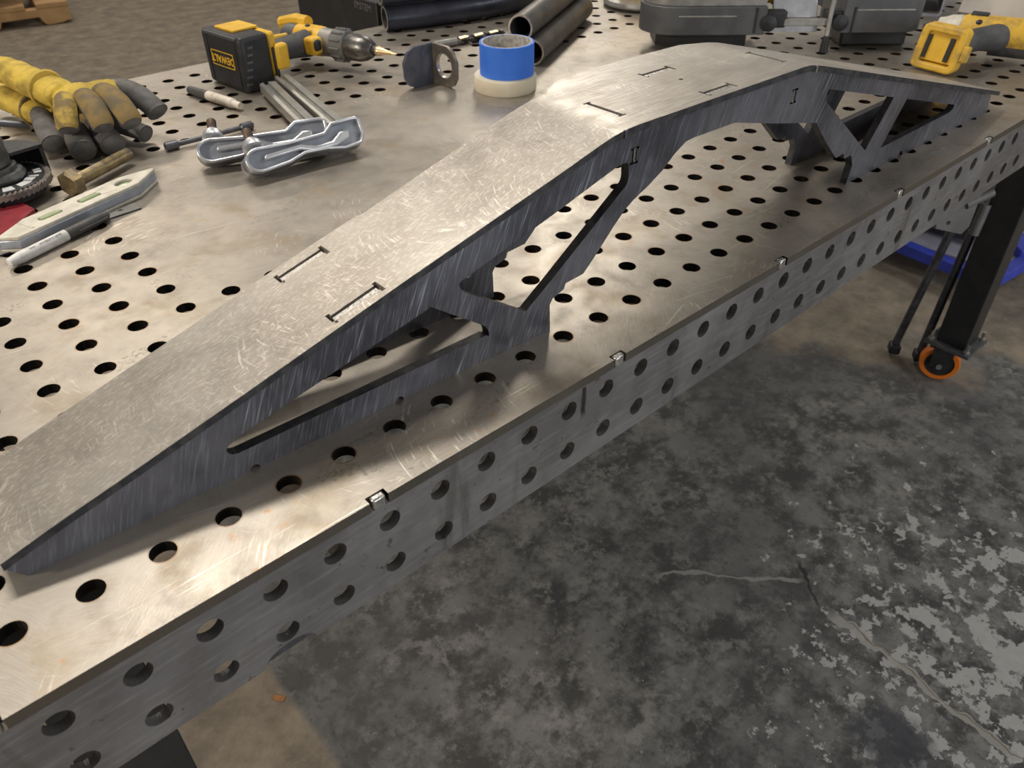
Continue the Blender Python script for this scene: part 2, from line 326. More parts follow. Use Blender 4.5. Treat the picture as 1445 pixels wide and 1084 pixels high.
class MB:
    def __init__(s): s.bm = bmesh.new()
    def _add(s, vs, fs):
        b = [s.bm.verts.new(Vector(v) * U) for v in vs]
        for f in fs:
            try: s.bm.faces.new([b[i] for i in f])
            except ValueError: pass
        return b
    def box(s, c, d, rot=None, taper=1.0):
        R = Euler(rot).to_matrix() if rot else Matrix.Identity(3)
        vs = []
        for z in (-1, 1):
            k = taper if z > 0 else 1
            for x, y in ((-1, -1), (1, -1), (1, 1), (-1, 1)):
                vs.append(Vector(c) + R @ Vector((x * d[0] / 2 * k, y * d[1] / 2 * k, z * d[2] / 2)))
        s._add(vs, [(3, 2, 1, 0), (4, 5, 6, 7), (0, 1, 5, 4), (1, 2, 6, 5), (2, 3, 7, 6), (3, 0, 4, 7)]); return s
    def lathe(s, prof, c=(0, 0, 0), axis=(0, 0, 1), segs=24, closed=False):
        """prof: (radius, distance along the axis)"""
        q = Vector((0, 0, 1)).rotation_difference(Vector(axis).normalized()).to_matrix()
        vs, fs = [], []
        for r, h in prof:
            for k in range(segs):
                a = 2 * PI * k / segs
                vs.append(Vector(c) + q @ Vector((r * math.cos(a), r * math.sin(a), h)))
        n = len(prof)
        for i in range(n if closed else n - 1):
            j = (i + 1) % n
            for k in range(segs):
                k2 = (k + 1) % segs
                fs.append((i * segs + k, i * segs + k2, j * segs + k2, j * segs + k))
        if not closed:
            fs.append(tuple(reversed(range(segs)))); fs.append(tuple(range((n - 1) * segs, n * segs)))
        s._add(vs, fs); return s
    def pipe(s, path, r, segs=16, inner=None, flat=None):
        """a round bar along a path; inner = bore radius for an open tube; flat = (width scale, height scale)"""
        P = [Vector(p) for p in path]; n = len(P)
        rs = r if isinstance(r, (list, tuple)) else [r] * n
        def ring(rad, out):
            up = None
            for i in range(n):
                tgt = (P[min(i + 1, n - 1)] - P[max(i - 1, 0)]).normalized()
                if up is None: up = Vector((0, 0, 1)) if abs(tgt.z) < .9 else Vector((0, 1, 0))
                sx = tgt.cross(up).normalized(); sy = sx.cross(tgt).normalized()
                fx, fy = flat or (1, 1)
                for k in range(segs):
                    a = 2 * PI * k / segs
                    out.append(P[i] + sx * (rad[i] * fx * math.cos(a)) + sy * (rad[i] * fy * math.sin(a)))
        vs, fs = [], []; ring(rs, vs)
        for i in range(n - 1):
            for k in range(segs):
                k2 = (k + 1) % segs; fs.append((i * segs + k, i * segs + k2, (i + 1) * segs + k2, (i + 1) * segs + k))
        if inner is None:
            fs.append(tuple(reversed(range(segs)))); fs.append(tuple(range((n - 1) * segs, n * segs)))
        else:
            o = len(vs); ring([inner] * n, vs)
            for i in range(n - 1):
                for k in range(segs):
                    k2 = (k + 1) % segs; fs.append((o + i * segs + k2, o + i * segs + k, o + (i + 1) * segs + k, o + (i + 1) * segs + k2))
            for k in range(segs):
                k2 = (k + 1) % segs
                fs.append((k2, k, o + k, o + k2)); e = (n - 1) * segs
                fs.append((e + k, e + k2, o + e + k2, o + e + k))
        s._add(vs, fs); return s
    def ball(s, c, r, segs=14):
        rx, ry, rz = r if isinstance(r, (tuple, list)) else (r, r, r)
        vs, fs = [], []; m = segs // 2
        for i in range(m + 1):
            th = PI * i / m
            for k in range(segs):
                a = 2 * PI * k / segs; st = max(math.sin(th), 1e-3)
                vs.append((c[0] + rx * st * math.cos(a), c[1] + ry * st * math.sin(a), c[2] - rz * math.cos(th)))
        for i in range(m):
            for k in range(segs):
                k2 = (k + 1) % segs; fs.append((i * segs + k, i * segs + k2, (i + 1) * segs + k2, (i + 1) * segs + k))
        fs.append(tuple(reversed(range(segs)))); fs.append(tuple(range(m * segs, (m + 1) * segs)))
        s._add(vs, fs); return s
    def prism(s, outer, h0, h1, fmap, holes=()):
        """flat outline (with holes) extruded from h0 to h1; fmap(a, b, h) -> xyz"""
        t = bmesh.new(); edges = []
        for loop in [outer, *holes]:
            vs = [t.verts.new((a, b, 0)) for a, b in loop]
            for i in range(len(vs)): edges.append(t.edges.new((vs[i], vs[(i + 1) % len(vs)])))
        bmesh.ops.triangle_fill(t, edges=edges, use_beauty=True, normal=(0, 0, 1))
        t.verts.index_update()
        pts = [(v.co.x, v.co.y) for v in t.verts]; n = len(pts)
        tri = []
        for f in t.faces:
            ix = [v.index for v in f.verts]
            if f.normal.z < 0: ix.reverse()
            tri.append(ix)
        t.free()
        vs = [fmap(a, b, h0) for a, b in pts] + [fmap(a, b, h1) for a, b in pts]
        fs = [tuple(reversed(f)) for f in tri] + [tuple(i + n for i in f) for f in tri]
        k = 0
        for loop in [outer, *holes]:
            m = len(loop)
            for i in range(m):
                a, b = k + i, k + (i + 1) % m
                fs.append((a, b, b + n, a + n))
            k += m
        s._add(vs, fs); return s
    def mesh(s, name, smooth=35):
        bmesh.ops.recalc_face_normals(s.bm, faces=s.bm.faces)
        me = bpy.data.meshes.new(name); s.bm.to_mesh(me); s.bm.free()
        if smooth:
            me.polygons.foreach_set('use_smooth', [True] * len(me.polygons))
            me.set_sharp_from_angle(angle=math.radians(smooth))
        return me
    def out(s, name, m, parent=None, loc=None, rot=None, bevel=0, smooth=35, segs=2):
        o = link(name, s.mesh(name, smooth), m, parent, loc, rot)
        if bevel:
            b = o.modifiers.new('bevel', 'BEVEL'); b.width = bevel * U; b.segments = segs; b.limit_method = 'ANGLE'; b.angle_limit = math.radians(40)
        return o
XY = lambda a, b, h: (a, b, h)
XZ = lambda a, b, h: (a, h, b)
YZ = lambda a, b, h: (h, a, b)
def circ(cx, cy, r, n=24, a0=0, a1=2 * PI, rx=1, ry=1):
    full = abs(a1 - a0 - 2 * PI) < 1e-6
    return [(cx + r * rx * math.cos(a0 + (a1 - a0) * k / (n if full else n - 1)), cy + r * ry * math.sin(a0 + (a1 - a0) * k / (n if full else n - 1))) for k in range(n)]
def rrect(x0, y0, x1, y1, r, n=5):
    out = []
    for cx, cy, a in ((x1 - r, y0 + r, -PI / 2), (x1 - r, y1 - r, 0), (x0 + r, y1 - r, PI / 2), (x0 + r, y0 + r, PI)):
        out += circ(cx, cy, r, n, a, a + PI / 2)
    return out
def text(name, body, size, m, parent, loc, xdir, ydir, ext=.01, bold=0.0, shear=0.0):
    cu = bpy.data.curves.new(name, 'FONT'); cu.body = body; cu.size = size * U; cu.extrude = ext * U; cu.align_x = 'CENTER'; cu.align_y = 'CENTER'
    cu.offset = bold * U; cu.shear = shear; cu.resolution_u = 3
    t = bpy.data.objects.new(name, cu); COL.objects.link(t)
    dg = bpy.context.evaluated_depsgraph_get(); me = bpy.data.meshes.new_from_object(t.evaluated_get(dg))
    bpy.data.objects.remove(t); bpy.data.curves.remove(cu)
    me.materials.clear()
    o = link(name, me, m, parent)
    x = Vector(xdir).normalized(); y = Vector(ydir).normalized(); z = x.cross(y)
    o.matrix_local = Matrix(((x.x, y.x, z.x, loc[0] * U), (x.y, y.y, z.y, loc[1] * U), (x.z, y.z, z.z, loc[2] * U), (0, 0, 0, 1)))
    return o

# ------------------------------------------------------------------ floor
FZ = -0.9 / U
fl = MB(); fl._add([(-60, -70, FZ), (190, -70, FZ), (190, 260, FZ), (-60, 260, FZ), (-60, -70, FZ - 1), (190, -70, FZ - 1), (190, 260, FZ - 1), (-60, 260, FZ - 1)],
                   [(0, 1, 2, 3), (7, 6, 5, 4), (0, 4, 5, 1), (1, 5, 6, 2), (2, 6, 7, 3), (3, 7, 4, 0)])
tag(fl.out('floor', 'floor', smooth=0), kind='structure')

# ------------------------------------------------------------------ welding table
X0, X1, Y0, Y1 = -4, 45, -1.2, 22.2
TT = .20                         # plate thickness
HR = .196
tbl = thing('welding_table', 'long perforated steel welding table on black legs carrying the frame and tools', 'table', (20, 10.5, FZ))
TL = Vector((20, 10.5, FZ))
def tchild(o):                   # table parts are modelled in room coordinates
    o.parent = tbl; o.matrix_parent_inverse = Matrix.Translation(-TL * U); return o
def bare(i, j):
    if 7 <= j <= 14 and 6 <= i < 24: return True
    if 12 <= j <= 14 and i >= 24: return True
    return False
def cell(vs, fs, at, cx, cy, w0, w1, h0, h1, r, d, fmap, n=5, hole=True):
    """rectangular cell with a drilled hole: face at depth 0, bore down to depth d"""
    k = len(vs)
    if not hole:
        vs += [fmap(w0, h0, 0), fmap(w1, h0, 0), fmap(w1, h1, 0), fmap(w0, h1, 0)]; fs.append((k, k + 1, k + 2, k + 3)); at += [0] * 4; return
    sq = []
    C = [(w0, h0), (w1, h0), (w1, h1), (w0, h1)]
    for c in range(4):
        a, b = C[c], C[(c + 1) % 4]
        for i in range(n): sq.append((a[0] + (b[0] - a[0]) * i / n, a[1] + (b[1] - a[1]) * i / n))
    N = 4 * n
    for p in sq: vs.append(fmap(p[0], p[1], 0))
    for ring_d in (0, d):
        for i in range(N):
            a = -3 * PI / 4 + 2 * PI * i / N; vs.append(fmap(cx + r * math.cos(a), cy + r * math.sin(a), ring_d))
    at += [1] * (3 * N)
    for i in range(N):
        j = (i + 1) % N
        fs.append((k + i, k + j, k + N + j, k + N + i)); fs.append((k + N + i, k + N + j, k + 2 * N + j, k + 2 * N + i))
def raw(name, vs, fs, m, at=None):
    me = bpy.data.meshes.new(name); me.from_pydata([tuple(c * U for c in v) for v in vs], [], fs)
    if at is not None:
        a = me.attributes.new('drilled', 'FLOAT', 'POINT'); a.data.foreach_set('value', [float(v) for v in at])
    me.update(); return link(name, me, m)
vs, fs, at = [], [], []
topm = lambda a, b, d: (a, b, -d)
for i in range(-3, 45):
    for j in range(22):
        cell(vs, fs, at, i, j, i - .5, i + .5, j - .5, j + .5, HR, TT, topm, 5, not bare(i, j))
def quad(*p):
    k = len(vs); vs.extend(p); fs.append(tuple(range(k, k + len(p)))); at.extend([0] * len(p))
a0, a1, b0, b1 = -3.5, 44.5, -.5, 21.5
SL = [4.86 + 5.46 * k for k in range(-1, 8)]; SW = .17; SD = .14    # joint slots along the front edge
xs = [X0]
for c in SL: xs += [c - SW, c + SW]
xs.append(X1)
for i in range(len(xs) - 1):     # front border, notched where the side panel's tabs come up
    ye = Y0 if i % 2 == 0 else Y0 + SD
    quad((xs[i], ye, 0), (xs[i + 1], ye, 0), (xs[i + 1], b0, 0), (xs[i], b0, 0))
    quad((xs[i], ye, -TT), (xs[i + 1], ye, -TT), (xs[i + 1], ye, 0), (xs[i], ye, 0))
    if i % 2:
        quad((xs[i], Y0, 0), (xs[i], ye, 0), (xs[i], ye, -TT), (xs[i], Y0, -TT))
        quad((xs[i + 1], ye, 0), (xs[i + 1], Y0, 0), (xs[i + 1], Y0, -TT), (xs[i + 1], ye, -TT))
quad((X0, b1, 0), (X1, b1, 0), (X1, Y1, 0), (X0, Y1, 0))
quad((X0, b0, 0), (a0, b0, 0), (a0, b1, 0), (X0, b1, 0)); quad((a1, b0, 0), (X1, b0, 0), (X1, b1, 0), (a1, b1, 0))
quad((X1, Y1, 0), (X0, Y1, 0), (X0, Y1, -TT), (X1, Y1, -TT))
quad((X0, Y1, 0), (X0, Y0, 0), (X0, Y0, -TT), (X0, Y1, -TT)); quad((X1, Y0, 0), (X1, Y1, 0), (X1, Y1, -TT), (X1, Y0, -TT))
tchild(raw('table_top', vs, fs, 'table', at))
# side panels: two rows of holes
PB = -2.10
def side(name, ypl, out, chip):
    vs, fs = [], []
    fm = lambda a, b, d: (a, ypl + out * -d, b)
    def q(*p):
        k = len(vs); vs.extend(p); fs.append(tuple(range(k, k + len(p))))
    for i in range(-3, 45):
        cell(vs, fs, [], i, -.6, i - .5, i + .5, -1.1, -TT, HR, .19, fm)
        if chip and i in (2, 3): continue
        cell(vs, fs, [], i, -1.59, i - .5, i + .5, PB, -1.1, HR, .19, fm)
    for xa, xb in ((X0, -3.5), (44.5, X1)): q(fm(xa, PB, 0), fm(xb, PB, 0), fm(xb, -TT, 0), fm(xa, -TT, 0))
    for x in ([X0, X1]): q(fm(x, PB, 0), fm(x, PB, .19), fm(x, -TT, .19), fm(x, -TT, 0))
    def bot(xa, xb): q(fm(xa, PB, 0), fm(xb, PB, 0), fm(xb, PB, .19), fm(xa, PB, .19))
    if not chip: bot(X0, X1)
    else: bot(X0, 1.5); bot(3.5, X1)
    o = raw(name, vs, fs, 'panel'); tchild(o)
    return o
front = side('side_panel', Y0 + .01, -1, True)
side('side_panel', Y1 - .01, 1, False)
# section of the front panel with the bite taken out of its lower edge
arc = [(2.52, PB)] + [(2.97 + .45 * math.cos(PI - PI * k / 12), PB + .27 * math.sin(PI * k / 12)) for k in range(1, 12)] + [(3.42, PB)]
pb = MB(); pb.prism([(1.5, PB)] + arc + [(3.5, PB), (3.5, -1.1), (1.5, -1.1)], Y0 + .01, Y0 + .2, XZ, [circ(2, -1.59, HR, 20), circ(3, -1.59, HR, 20)])
tchild(pb.out('bitten_panel_section', 'panel', smooth=0))
bk = MB(); bk.prism(arc, Y0 + .10, Y0 + .19, XZ); tchild(bk.out('backing_tab', 'mill', smooth=0))
for x in (X0 + .08, X1 - .08):
    tchild(MB().box((x, (Y0 + Y1) / 2, (PB - TT) / 2), (.16, Y1 - Y0 - .44, -PB - TT)).out('end_panel', 'panel'))
for i, x in enumerate((4.5, 12.5, 20.5, 28.5, 36.5)):
    tchild(MB().box((x, 10.5, -1.1), (.19, 22.8, 1.7)).out('rib', 'panel'))  # unseen ribs, added to keep the view through the holes dark
for k, x in enumerate(SL):
    b = MB().box((x + .01, Y0 + .07, -.115), (.24, .13, .23))
    tb = tchild(b.out('joint_tab', 'tab', bevel=.035))
# legs on casters
def leg(x, y):
    top, bot = PB - .0, -15.2
    l = tchild(MB().box((x, y, (top + bot + 1.8) / 2), (1.5, 1.5, top - bot + 1.8)).out('leg', 'black', bevel=.05))
    def sub(mb, n, m, **k):
        o = mb.out(n, m, **k); o.parent = l; return o
    sub(MB().box((x, y, bot - .10), (2.3, 2.3, .2)), 'caster_plate', 'greyp', bevel=.03)
    for sx in (-1, 1):
        for sy in (-1, 1):
            sub(MB().lathe([(.16, 0), (.16, .14), (.09, .14), (.09, .5)], (x + sx * .93, y + sy * .93, bot), segs=8), 'caster_bolt', 'tab')
    a = -1.2; d = Vector((math.cos(a), math.sin(a), 0)); nrm = Vector((-d.y, d.x, 0))
    c = Vector((x, y, 0)) - d * .35; wz = FZ + 1.0
    fk = MB()
    for s_ in (-1, 1):
        p = c + nrm * (.5 * s_)
        fk.box((p.x, p.y, (wz + bot - .2) / 2 + .1), (1.0, .1, bot - .2 - wz + .4), (0, 0, a))
    fk.box((c.x, c.y, bot - .32), (1.5, 1.2, .24), (0, 0, a))
    sub(fk, 'caster_fork', 'blackp')
    w = MB(); ax = (nrm.x, nrm.y, 0)
    w.lathe([(.74, -.32), (.95, -.32), (1.0, -.2), (1.0, .2), (.95, .32), (.74, .32)], (c.x, c.y, wz), ax, 32, True)
    sub(w, 'caster_tyre', 'orange')
    sub(MB().lathe([(.15, -.36), (.4, -.36), (.5, -.26), (.76, -.26), (.76, .26), (.5, .26), (.4, .36), (.15, .36)], (c.x, c.y, wz), ax, 28), 'caster_hub', 'blackp')
    sub(MB().lathe([(.15, -.62), (.15, .62)], (c.x, c.y, wz), ax, 10), 'axle_nut', 'tab')
for x, y in ((.45, 1.2), (41.15, 1.2), (.45, 19.8), (41.15, 19.8)): leg(x, y)
# gusset, pivots and two hanging stay rods beside the right leg
gp = MB(); gp.prism([(-.8, -.9), (.5, -1.2), (.75, -.8), (.75, 1.1), (.2, 1.3), (-.8, .7), (-1.0, 0)], -.08, .08, lambda a, b, h: (a * .75, a * -.66 + h, b), [circ(-.25, .45, .11, 10), circ(-.3, -.6, .11, 10)])
tchild(gp.out('gusset_plate', 'greyb', loc=(39.1, 2.75, -7.7)))
tchild(MB().pipe([(39.3, 2.6, -7.4), (40.4, 2.0, -6.9)], .26, 12).out('pivot_tube', 'greyb'))
tchild(MB().pipe([(40.1, 2.0, -9.0), (40.3, 2.0, -7.5)], .24, 12).out('pivot_tube', 'greyb'))
for k, (t0, t1) in enumerate((((40.4, 3.05, -8.9), (41.2, 4.05, -16.9)), ((40.9, 2.3, -9.2), (41.5, 2.75, -16.9)))):
    r = tchild(MB().pipe([t0, t1], .21, 14).out('stay_rod', 'mill'))
    f = MB().box((t1[0], t1[1], -17.2), (.75, .6, .55), (0, 0, .6)).out('rod_foot', 'blackp', bevel=.12); f.parent = r

# ------------------------------------------------------------------ the welded frame on the table
FR = thing('steel_truss', 'long humped truss of tabbed steel plates with triangular windows, standing on the table', 'truss', (10, 1.5, 0))
def fchild(o):
    o.parent = FR; o.matrix_parent_inverse = Matrix.Translation(Vector((-10, -1.5, 0)) * U); return o
def lerp(x, pts):
    if x <= pts[0][0]: return pts[0][1]
    for (xa, ya), (xb, yb) in zip(pts, pts[1:]):
        if x <= xb: return ya + (yb - ya) * (x - xa) / (xb - xa)
    return pts[-1][1]
YN = [(.2, .85), (10, .33), (20.7, .01), (29, -.12), (30, -.14)]
Yn = lambda x: lerp(x, YN)
ZT = [(.20, .435), (1.0, .685), (2.2, 1.01), (4.0, 1.52), (6.8, 2.33), (9.8, 3.165), (11.0, 3.495), (11.35, 3.575), (11.65, 3.62), (12.0, 3.635), (17.2, 3.655), (17.45, 3.64), (17.7, 3.59), (18.0, 3.52), (29.6, .50)]
Zt = lambda x: lerp(x, ZT)
TP = .125                       # plate thickness of the frame
def slot(xa, xb, y, w=.16, ear=.07, alongx=True):
    h = w / 2; e = ear
    p = [(xa, -h), (xa, -h - e), (xa + e, -h - e), (xa + e, -h), (xb - e, -h), (xb - e, -h - e), (xb, -h - e), (xb, -h),
         (xb, h), (xb, h + e), (xb - e, h + e), (xb - e, h), (xa + e, h), (xa + e, h + e), (xa, h + e), (xa, h)]
    return [(a, y(a) + b) for a, b in p] if alongx else p
FAR = [(.3, 2.83), (2.5, 2.81), (5.5, 2.75), (7.3, 2.66), (7.45, 2.60), (9.8, 2.60), (11.6, 2.58), (11.95, 2.60), (12.15, 2.78), (12.75, 3.07), (14.6, 3.11), (16.6, 2.97), (17.3, 2.62), (17.75, 2.28), (18.1, 2.2), (29.35, 2.0)]
NEAR = [(x, Yn(x) - .06) for x in (.24, 2, 4, 6, 8, 10, 11.6, 14, 16, 17.65, 20.7, 25, 29.35)]
outer = NEAR + list(reversed(FAR))
holes = []
TABS = [(5.55, 6.50, .21), (5.55, 6.50, 1.86), (14.2, 15.1, .24), (14.2, 15.1, 1.83)]
for xa, xb, dy in TABS: holes.append(slot(xa, xb, lambda x, dy=dy: Yn(x) + dy))
CROSS = [(12.12, .72, 1.68), (17.22, .56, 1.54)]
for cx, ya, yb in CROSS:
    holes.append([(cx + b, a) for a, b in slot(ya, yb, None, .10, .05, False)][::-1])
holes.append(circ(14.6, 1.34, .05, 10))
tp = MB()
tp.prism(outer, 0, -1, lambda a, b, h: (a, b, h), holes)
tb = tp.bm
for x in sorted({p[0] for p in ZT[1:-1]} | {11.2, 11.5, 11.8, 17.3, 17.6}):
    bmesh.ops.bisect_plane(tb, geom=tb.verts[:] + tb.edges[:] + tb.faces[:], plane_co=(x * U, 0, 0), plane_no=(1, 0, 0), dist=1e-7)
for v in tb.verts:
    x = v.co.x / U; top = v.co.z > -.5 * U
    v.co.z = (Zt(x) - (0 if top else TP * 1.05)) * U
fchild(tp.out('top_plate', 'toplate', smooth=25))
# dark cut edge along the near side of the top plate
eb = MB(); ev = []; ef = []
exs = sorted(set([.245 + k * .5 for k in range(59)] + [11.0, 11.35, 11.65, 12, 17.2, 17.45, 17.7, 18, 29.34]))
for x in exs:
    y = lerp(x, NEAR); ev += [(x, y - .006, Zt(x) - .004), (x, y - .006, Zt(x) - TP * 1.05), (x, y + .03, Zt(x) - TP * 1.05 - .003), (x, y + .03, Zt(x) - .012)]
for i in range(len(exs) - 1):
    for a in range(4): ef.append((4 * i + a, 4 * i + (a + 1) % 4, 4 * i + 4 + (a + 1) % 4, 4 * i + 4 + a))
eb._add(ev, ef); fchild(eb.out('plate_edge', 'edge', smooth=0))
for x in (11.62, 17.66):
    fchild(MB().box((x, lerp(x, NEAR) - .01, Zt(x) - .07), (.07, .05, .15)).out('bend_relief', 'tab' if x > 15 else 'mill'))

def semi(cx, r, n=9): return [(cx + r * math.cos(PI - PI * k / (n - 1)), r * math.sin(PI - PI * k / (n - 1)) * 1.0) for k in range(n)]
def plate_outline():
    p = [(.45, 0.0)]
    p += semi(3.78, .085) + semi(6.47, .09)
    p += [(9.96, 0), (9.94, .6), (10.01, .71), (10.3, .80), (10.34, .915), (10.81, .95), (11.06, 1.18), (11.31, 1.43), (11.56, 1.69), (11.86, 1.966), (12.11, 2.12), (12.5, 2.29),
          (12.88, 2.50), (13.18, 2.74), (13.5, 2.92), (13.75, 2.94), (15.05, 2.93), (16.64, 2.54), (18.34, 2.157), (18.49, 2.0), (19.02, 1.5), (19.68, .946), (20.02, .98), (20.12, .81), (20.45, .82), (20.65, .486), (20.58, 0)]
    p += [(23.3, 0), (23.35, .14), (23.42, .16), (23.49, .14), (23.56, 0)]
    p += [(29.0, 0), (28.82, Zt(28.82) - TP - .03)]
    for x in (27, 25, 23, 21, 19, 18, 17.7, 17.45, 17.2, 14, 12, 11.65, 11.35, 11.0, 9.8, 8, 6.8, 5, 4.0, 2.2, 1.0): p.append((x, Zt(x) - TP - .01))
    p += [(.3, .29), (.27, .25)]
    return p
def rnd(pts, rad, n=4):
    """round the corners of a polygon; rad per corner"""
    out = []; N = len(pts)
    for i, (p, r) in enumerate(zip(pts, rad)):
        p = Vector(p); a = Vector(pts[i - 1]); b = Vector(pts[(i + 1) % N])
        if r <= 0: out.append(tuple(p)); continue
        u = (a - p).normalized(); v = (b - p).normalized()
        s0 = p + u * r; s1 = p + v * r
        for k in range(n + 1):
            t = k / n; q = s0.lerp(p, t).lerp(p.lerp(s1, t), t); out.append(tuple(q))
    return out
WL = rnd([(3.42, .44), (8.52, .47), (8.42, .745), (7.15, 1.70)], [.14, .13, .13, .14], 5)
WL = [(3.50, .47), (3.6, .44)] + rnd([(8.49, .47), (8.43, .73), (7.16, 1.70)], [.12, .12, .13], 4) + [(3.66, .742), (3.57, .71), (3.45, .62), (3.44, .55)]
WR = rnd([(7.86, 1.86), (7.88, 1.70), (9.33, .68), (11.90, 2.52), (11.86, 2.95), (11.55, 2.93)], [.05, .12, .06, .12, .1, .1], 4)
WA = rnd([(18.50, 2.90), (18.48, 2.66), (21.15, .76), (21.97, 1.97)], [.12, .14, .03, .05], 4)
WB = rnd([(22.78, 1.75), (22.03, .60), (25.95, .66), (26.16, .74), (26.13, .85)], [.03, .05, .1, .05, .03], 3)
def side_plate(dy, th=.19):
    holes = [WL, WR, WA, WB]
    holes.append([(b + 12.0, a) for a, b in slot(2.855, 3.185, None, .13, .05, False)][::-1])
    holes.append([(b + 17.12, a) for a, b in slot(2.87, 3.195, None, .12, .05, False)][::-1])
    m = MB(); m.prism(plate_outline(), 0, th, lambda a, b, h: (a, h, b), holes)
    for x in range(1, 29):
        bmesh.ops.bisect_plane(m.bm, geom=m.bm.verts[:] + m.bm.edges[:] + m.bm.faces[:], plane_co=(x * U, 0, 0), plane_no=(1, 0, 0), dist=1e-7)
    for v in m.bm.verts: v.co.y += (Yn(v.co.x / U) + dy) * U
    o = fchild(m.out('side_plate', 'sideplate', smooth=0, bevel=.008, segs=1))
    o.data.materials.append(MT['edge'])
    for f in o.data.polygons:
        if abs(f.normal.y) < .5: f.material_index = 1
    return o
side_plate(0.0); side_plate(1.68)
for xa, xb, dy in TABS:
    xm = (xa + xb) / 2
    o = MB().box((0, 0, 0), (xb - xa - .10, .10, .10), (0, -math.atan2(Zt(xb) - Zt(xa), xb - xa), math.atan2(Yn(xb) - Yn(xa), xb - xa))).out('tab', 'tab', loc=(xm, Yn(xm) + dy - .035, Zt(xm) - .058))
    fchild(o)
for cx, ya, yb in CROSS:
    yc = Yn(cx)
    m = MB(); m.prism([(yc + .2, 2.75), (yc + 1.67, 2.75), (yc + 1.67, 3.46), (yb - .08, 3.46), (yb - .08, 3.58), (ya + .08, 3.58), (ya + .08, 3.46), (yc + .2, 3.46)], cx - .045, cx + .03, YZ)
    fchild(m.out('cross_plate', 'mill'))
    fchild(MB().box((cx - .08, yc + .10, 3.02), (.07, .15, .27)).out('tab', 'tab'))

# ------------------------------------------------------------------ work gloves
MT['lgrey'] = worn('grey_glove_leather', (.085, .08, .075), (.15, .14, .13), 38, 0, (.7, .82), .5, fine=200, dist=.0012)
MT['lbrown'] = worn('brown_stained_leather', (.22, .145, .045), (.12, .092, .05), 42, 0, (.7, .82), .5, fine=200, dist=.0012)
MT['lyellow'] = worn('yellow_glove_leather', (.58, .41, .075), (.40, .27, .05), 36, 0, (.7, .82), .5, .4, .75, fine=200, dist=.0012)
MT['ltip'] = worn('yellow_brown_leather', (.46, .31, .05), (.17, .12, .045), 48, 0, (.7, .82), .5, .4, .62, fine=200, dist=.0012)
def strip(path, w, h, a0, a1, n=9, segs=9):
    """a curved leather strip lying over the back of a finger"""
    P = [Vector(p) for p in path]; vs, fs = [], []
    for i in range(len(P)):
        t = (P[min(i + 1, len(P) - 1)] - P[max(i - 1, 0)]).normalized(); sx = t.cross(Vector((0, 0, 1))).normalized(); sy = sx.cross(t)
        for lay in (1.0, .90):
            for k in range(segs):
                a = a0 + (a1 - a0) * k / (segs - 1); vs.append(P[i] + sx * (w[i] * lay * math.cos(a)) + sy * (h[i] * lay * math.sin(a)))
    R = 2 * segs
    for i in range(len(P) - 1):
        ring = list(range(segs)) + list(range(2 * segs - 1, segs - 1, -1))
        for q in range(R): fs.append((i * R + ring[q], i * R + ring[(q + 1) % R], (i + 1) * R + ring[(q + 1) % R], (i + 1) * R + ring[q]))
    for e in (0, len(P) - 1): fs.append(tuple(e * R + k for k in list(range(segs)) + list(range(2 * segs - 1, segs - 1, -1))))
    m = MB(); m._add(vs, fs); return m
def smooth_path(pts, n=9):
    P = [Vector(p) for p in pts]; out = []
    for k in range(n):
        t = k / (n - 1); a = P[0].lerp(P[1], t); b = P[1].lerp(P[2], t); out.append(a.lerp(b, t))
    return out
def glove(name, label, loc, m, cuff, palm, fingers, group):
    b = MB(); g = thing(name, label, 'glove', loc, 0, group)
    for c, r in palm: b.ball(c, r, 18)
    for a, r1, c, r2 in cuff: b.pipe([a, Vector(a).lerp(Vector(c), .5), c], [r1, (r1 + r2) / 2, r2], 18, flat=(1, .80)); b.ball(a, (r1, r1 * .4, r1 * .8))
    o = b.out('hand_and_cuff', m, g, smooth=0)
    rm = o.modifiers.new('remesh', 'REMESH'); rm.mode = 'VOXEL'; rm.voxel_size = .0021; rm.use_smooth_shade = True
    sm = o.modifiers.new('smooth', 'SMOOTH'); sm.iterations = 6; sm.factor = .5
    tx = bpy.data.textures.new(name, 'CLOUDS'); tx.noise_scale = .018
    dm = o.modifiers.new('wrinkle', 'DISPLACE'); dm.texture = tx; dm.strength = .0045; dm.mid_level = .5
    for pts, r, top in fingers:
        P = smooth_path(pts); n = len(P); d = (P[-1] - P[-2]).normalized()
        P2 = P + [P[-1] + d * .07, P[-1] + d * .12]
        rr = [r * (.96 + .10 * math.sin(PI * k / n)) for k in range(n)] + [r * .86, r * .45]
        f = MB().pipe(P2, rr, 18, flat=(1, .82)).out('finger', 'lgrey', g)
        if top:
            q = P2[:-1]; q[-1] = q[-1] + d * .02
            strip(q, [x * 1.07 for x in rr[:-1]], [x * .82 * 1.09 for x in rr[:-1]], .42, PI - .42).out('back_strip', top, f)
        else:
            e = P[-1] + d * .0
            MB().pipe([e - d * .02, e + d * .05], r * 1.04, 18, flat=(1, .86)).out('seam', 'lgrey', f)
    return g
LG = Vector((6.9, 16.8, 0))
def G(*p): return Vector(p) - LG
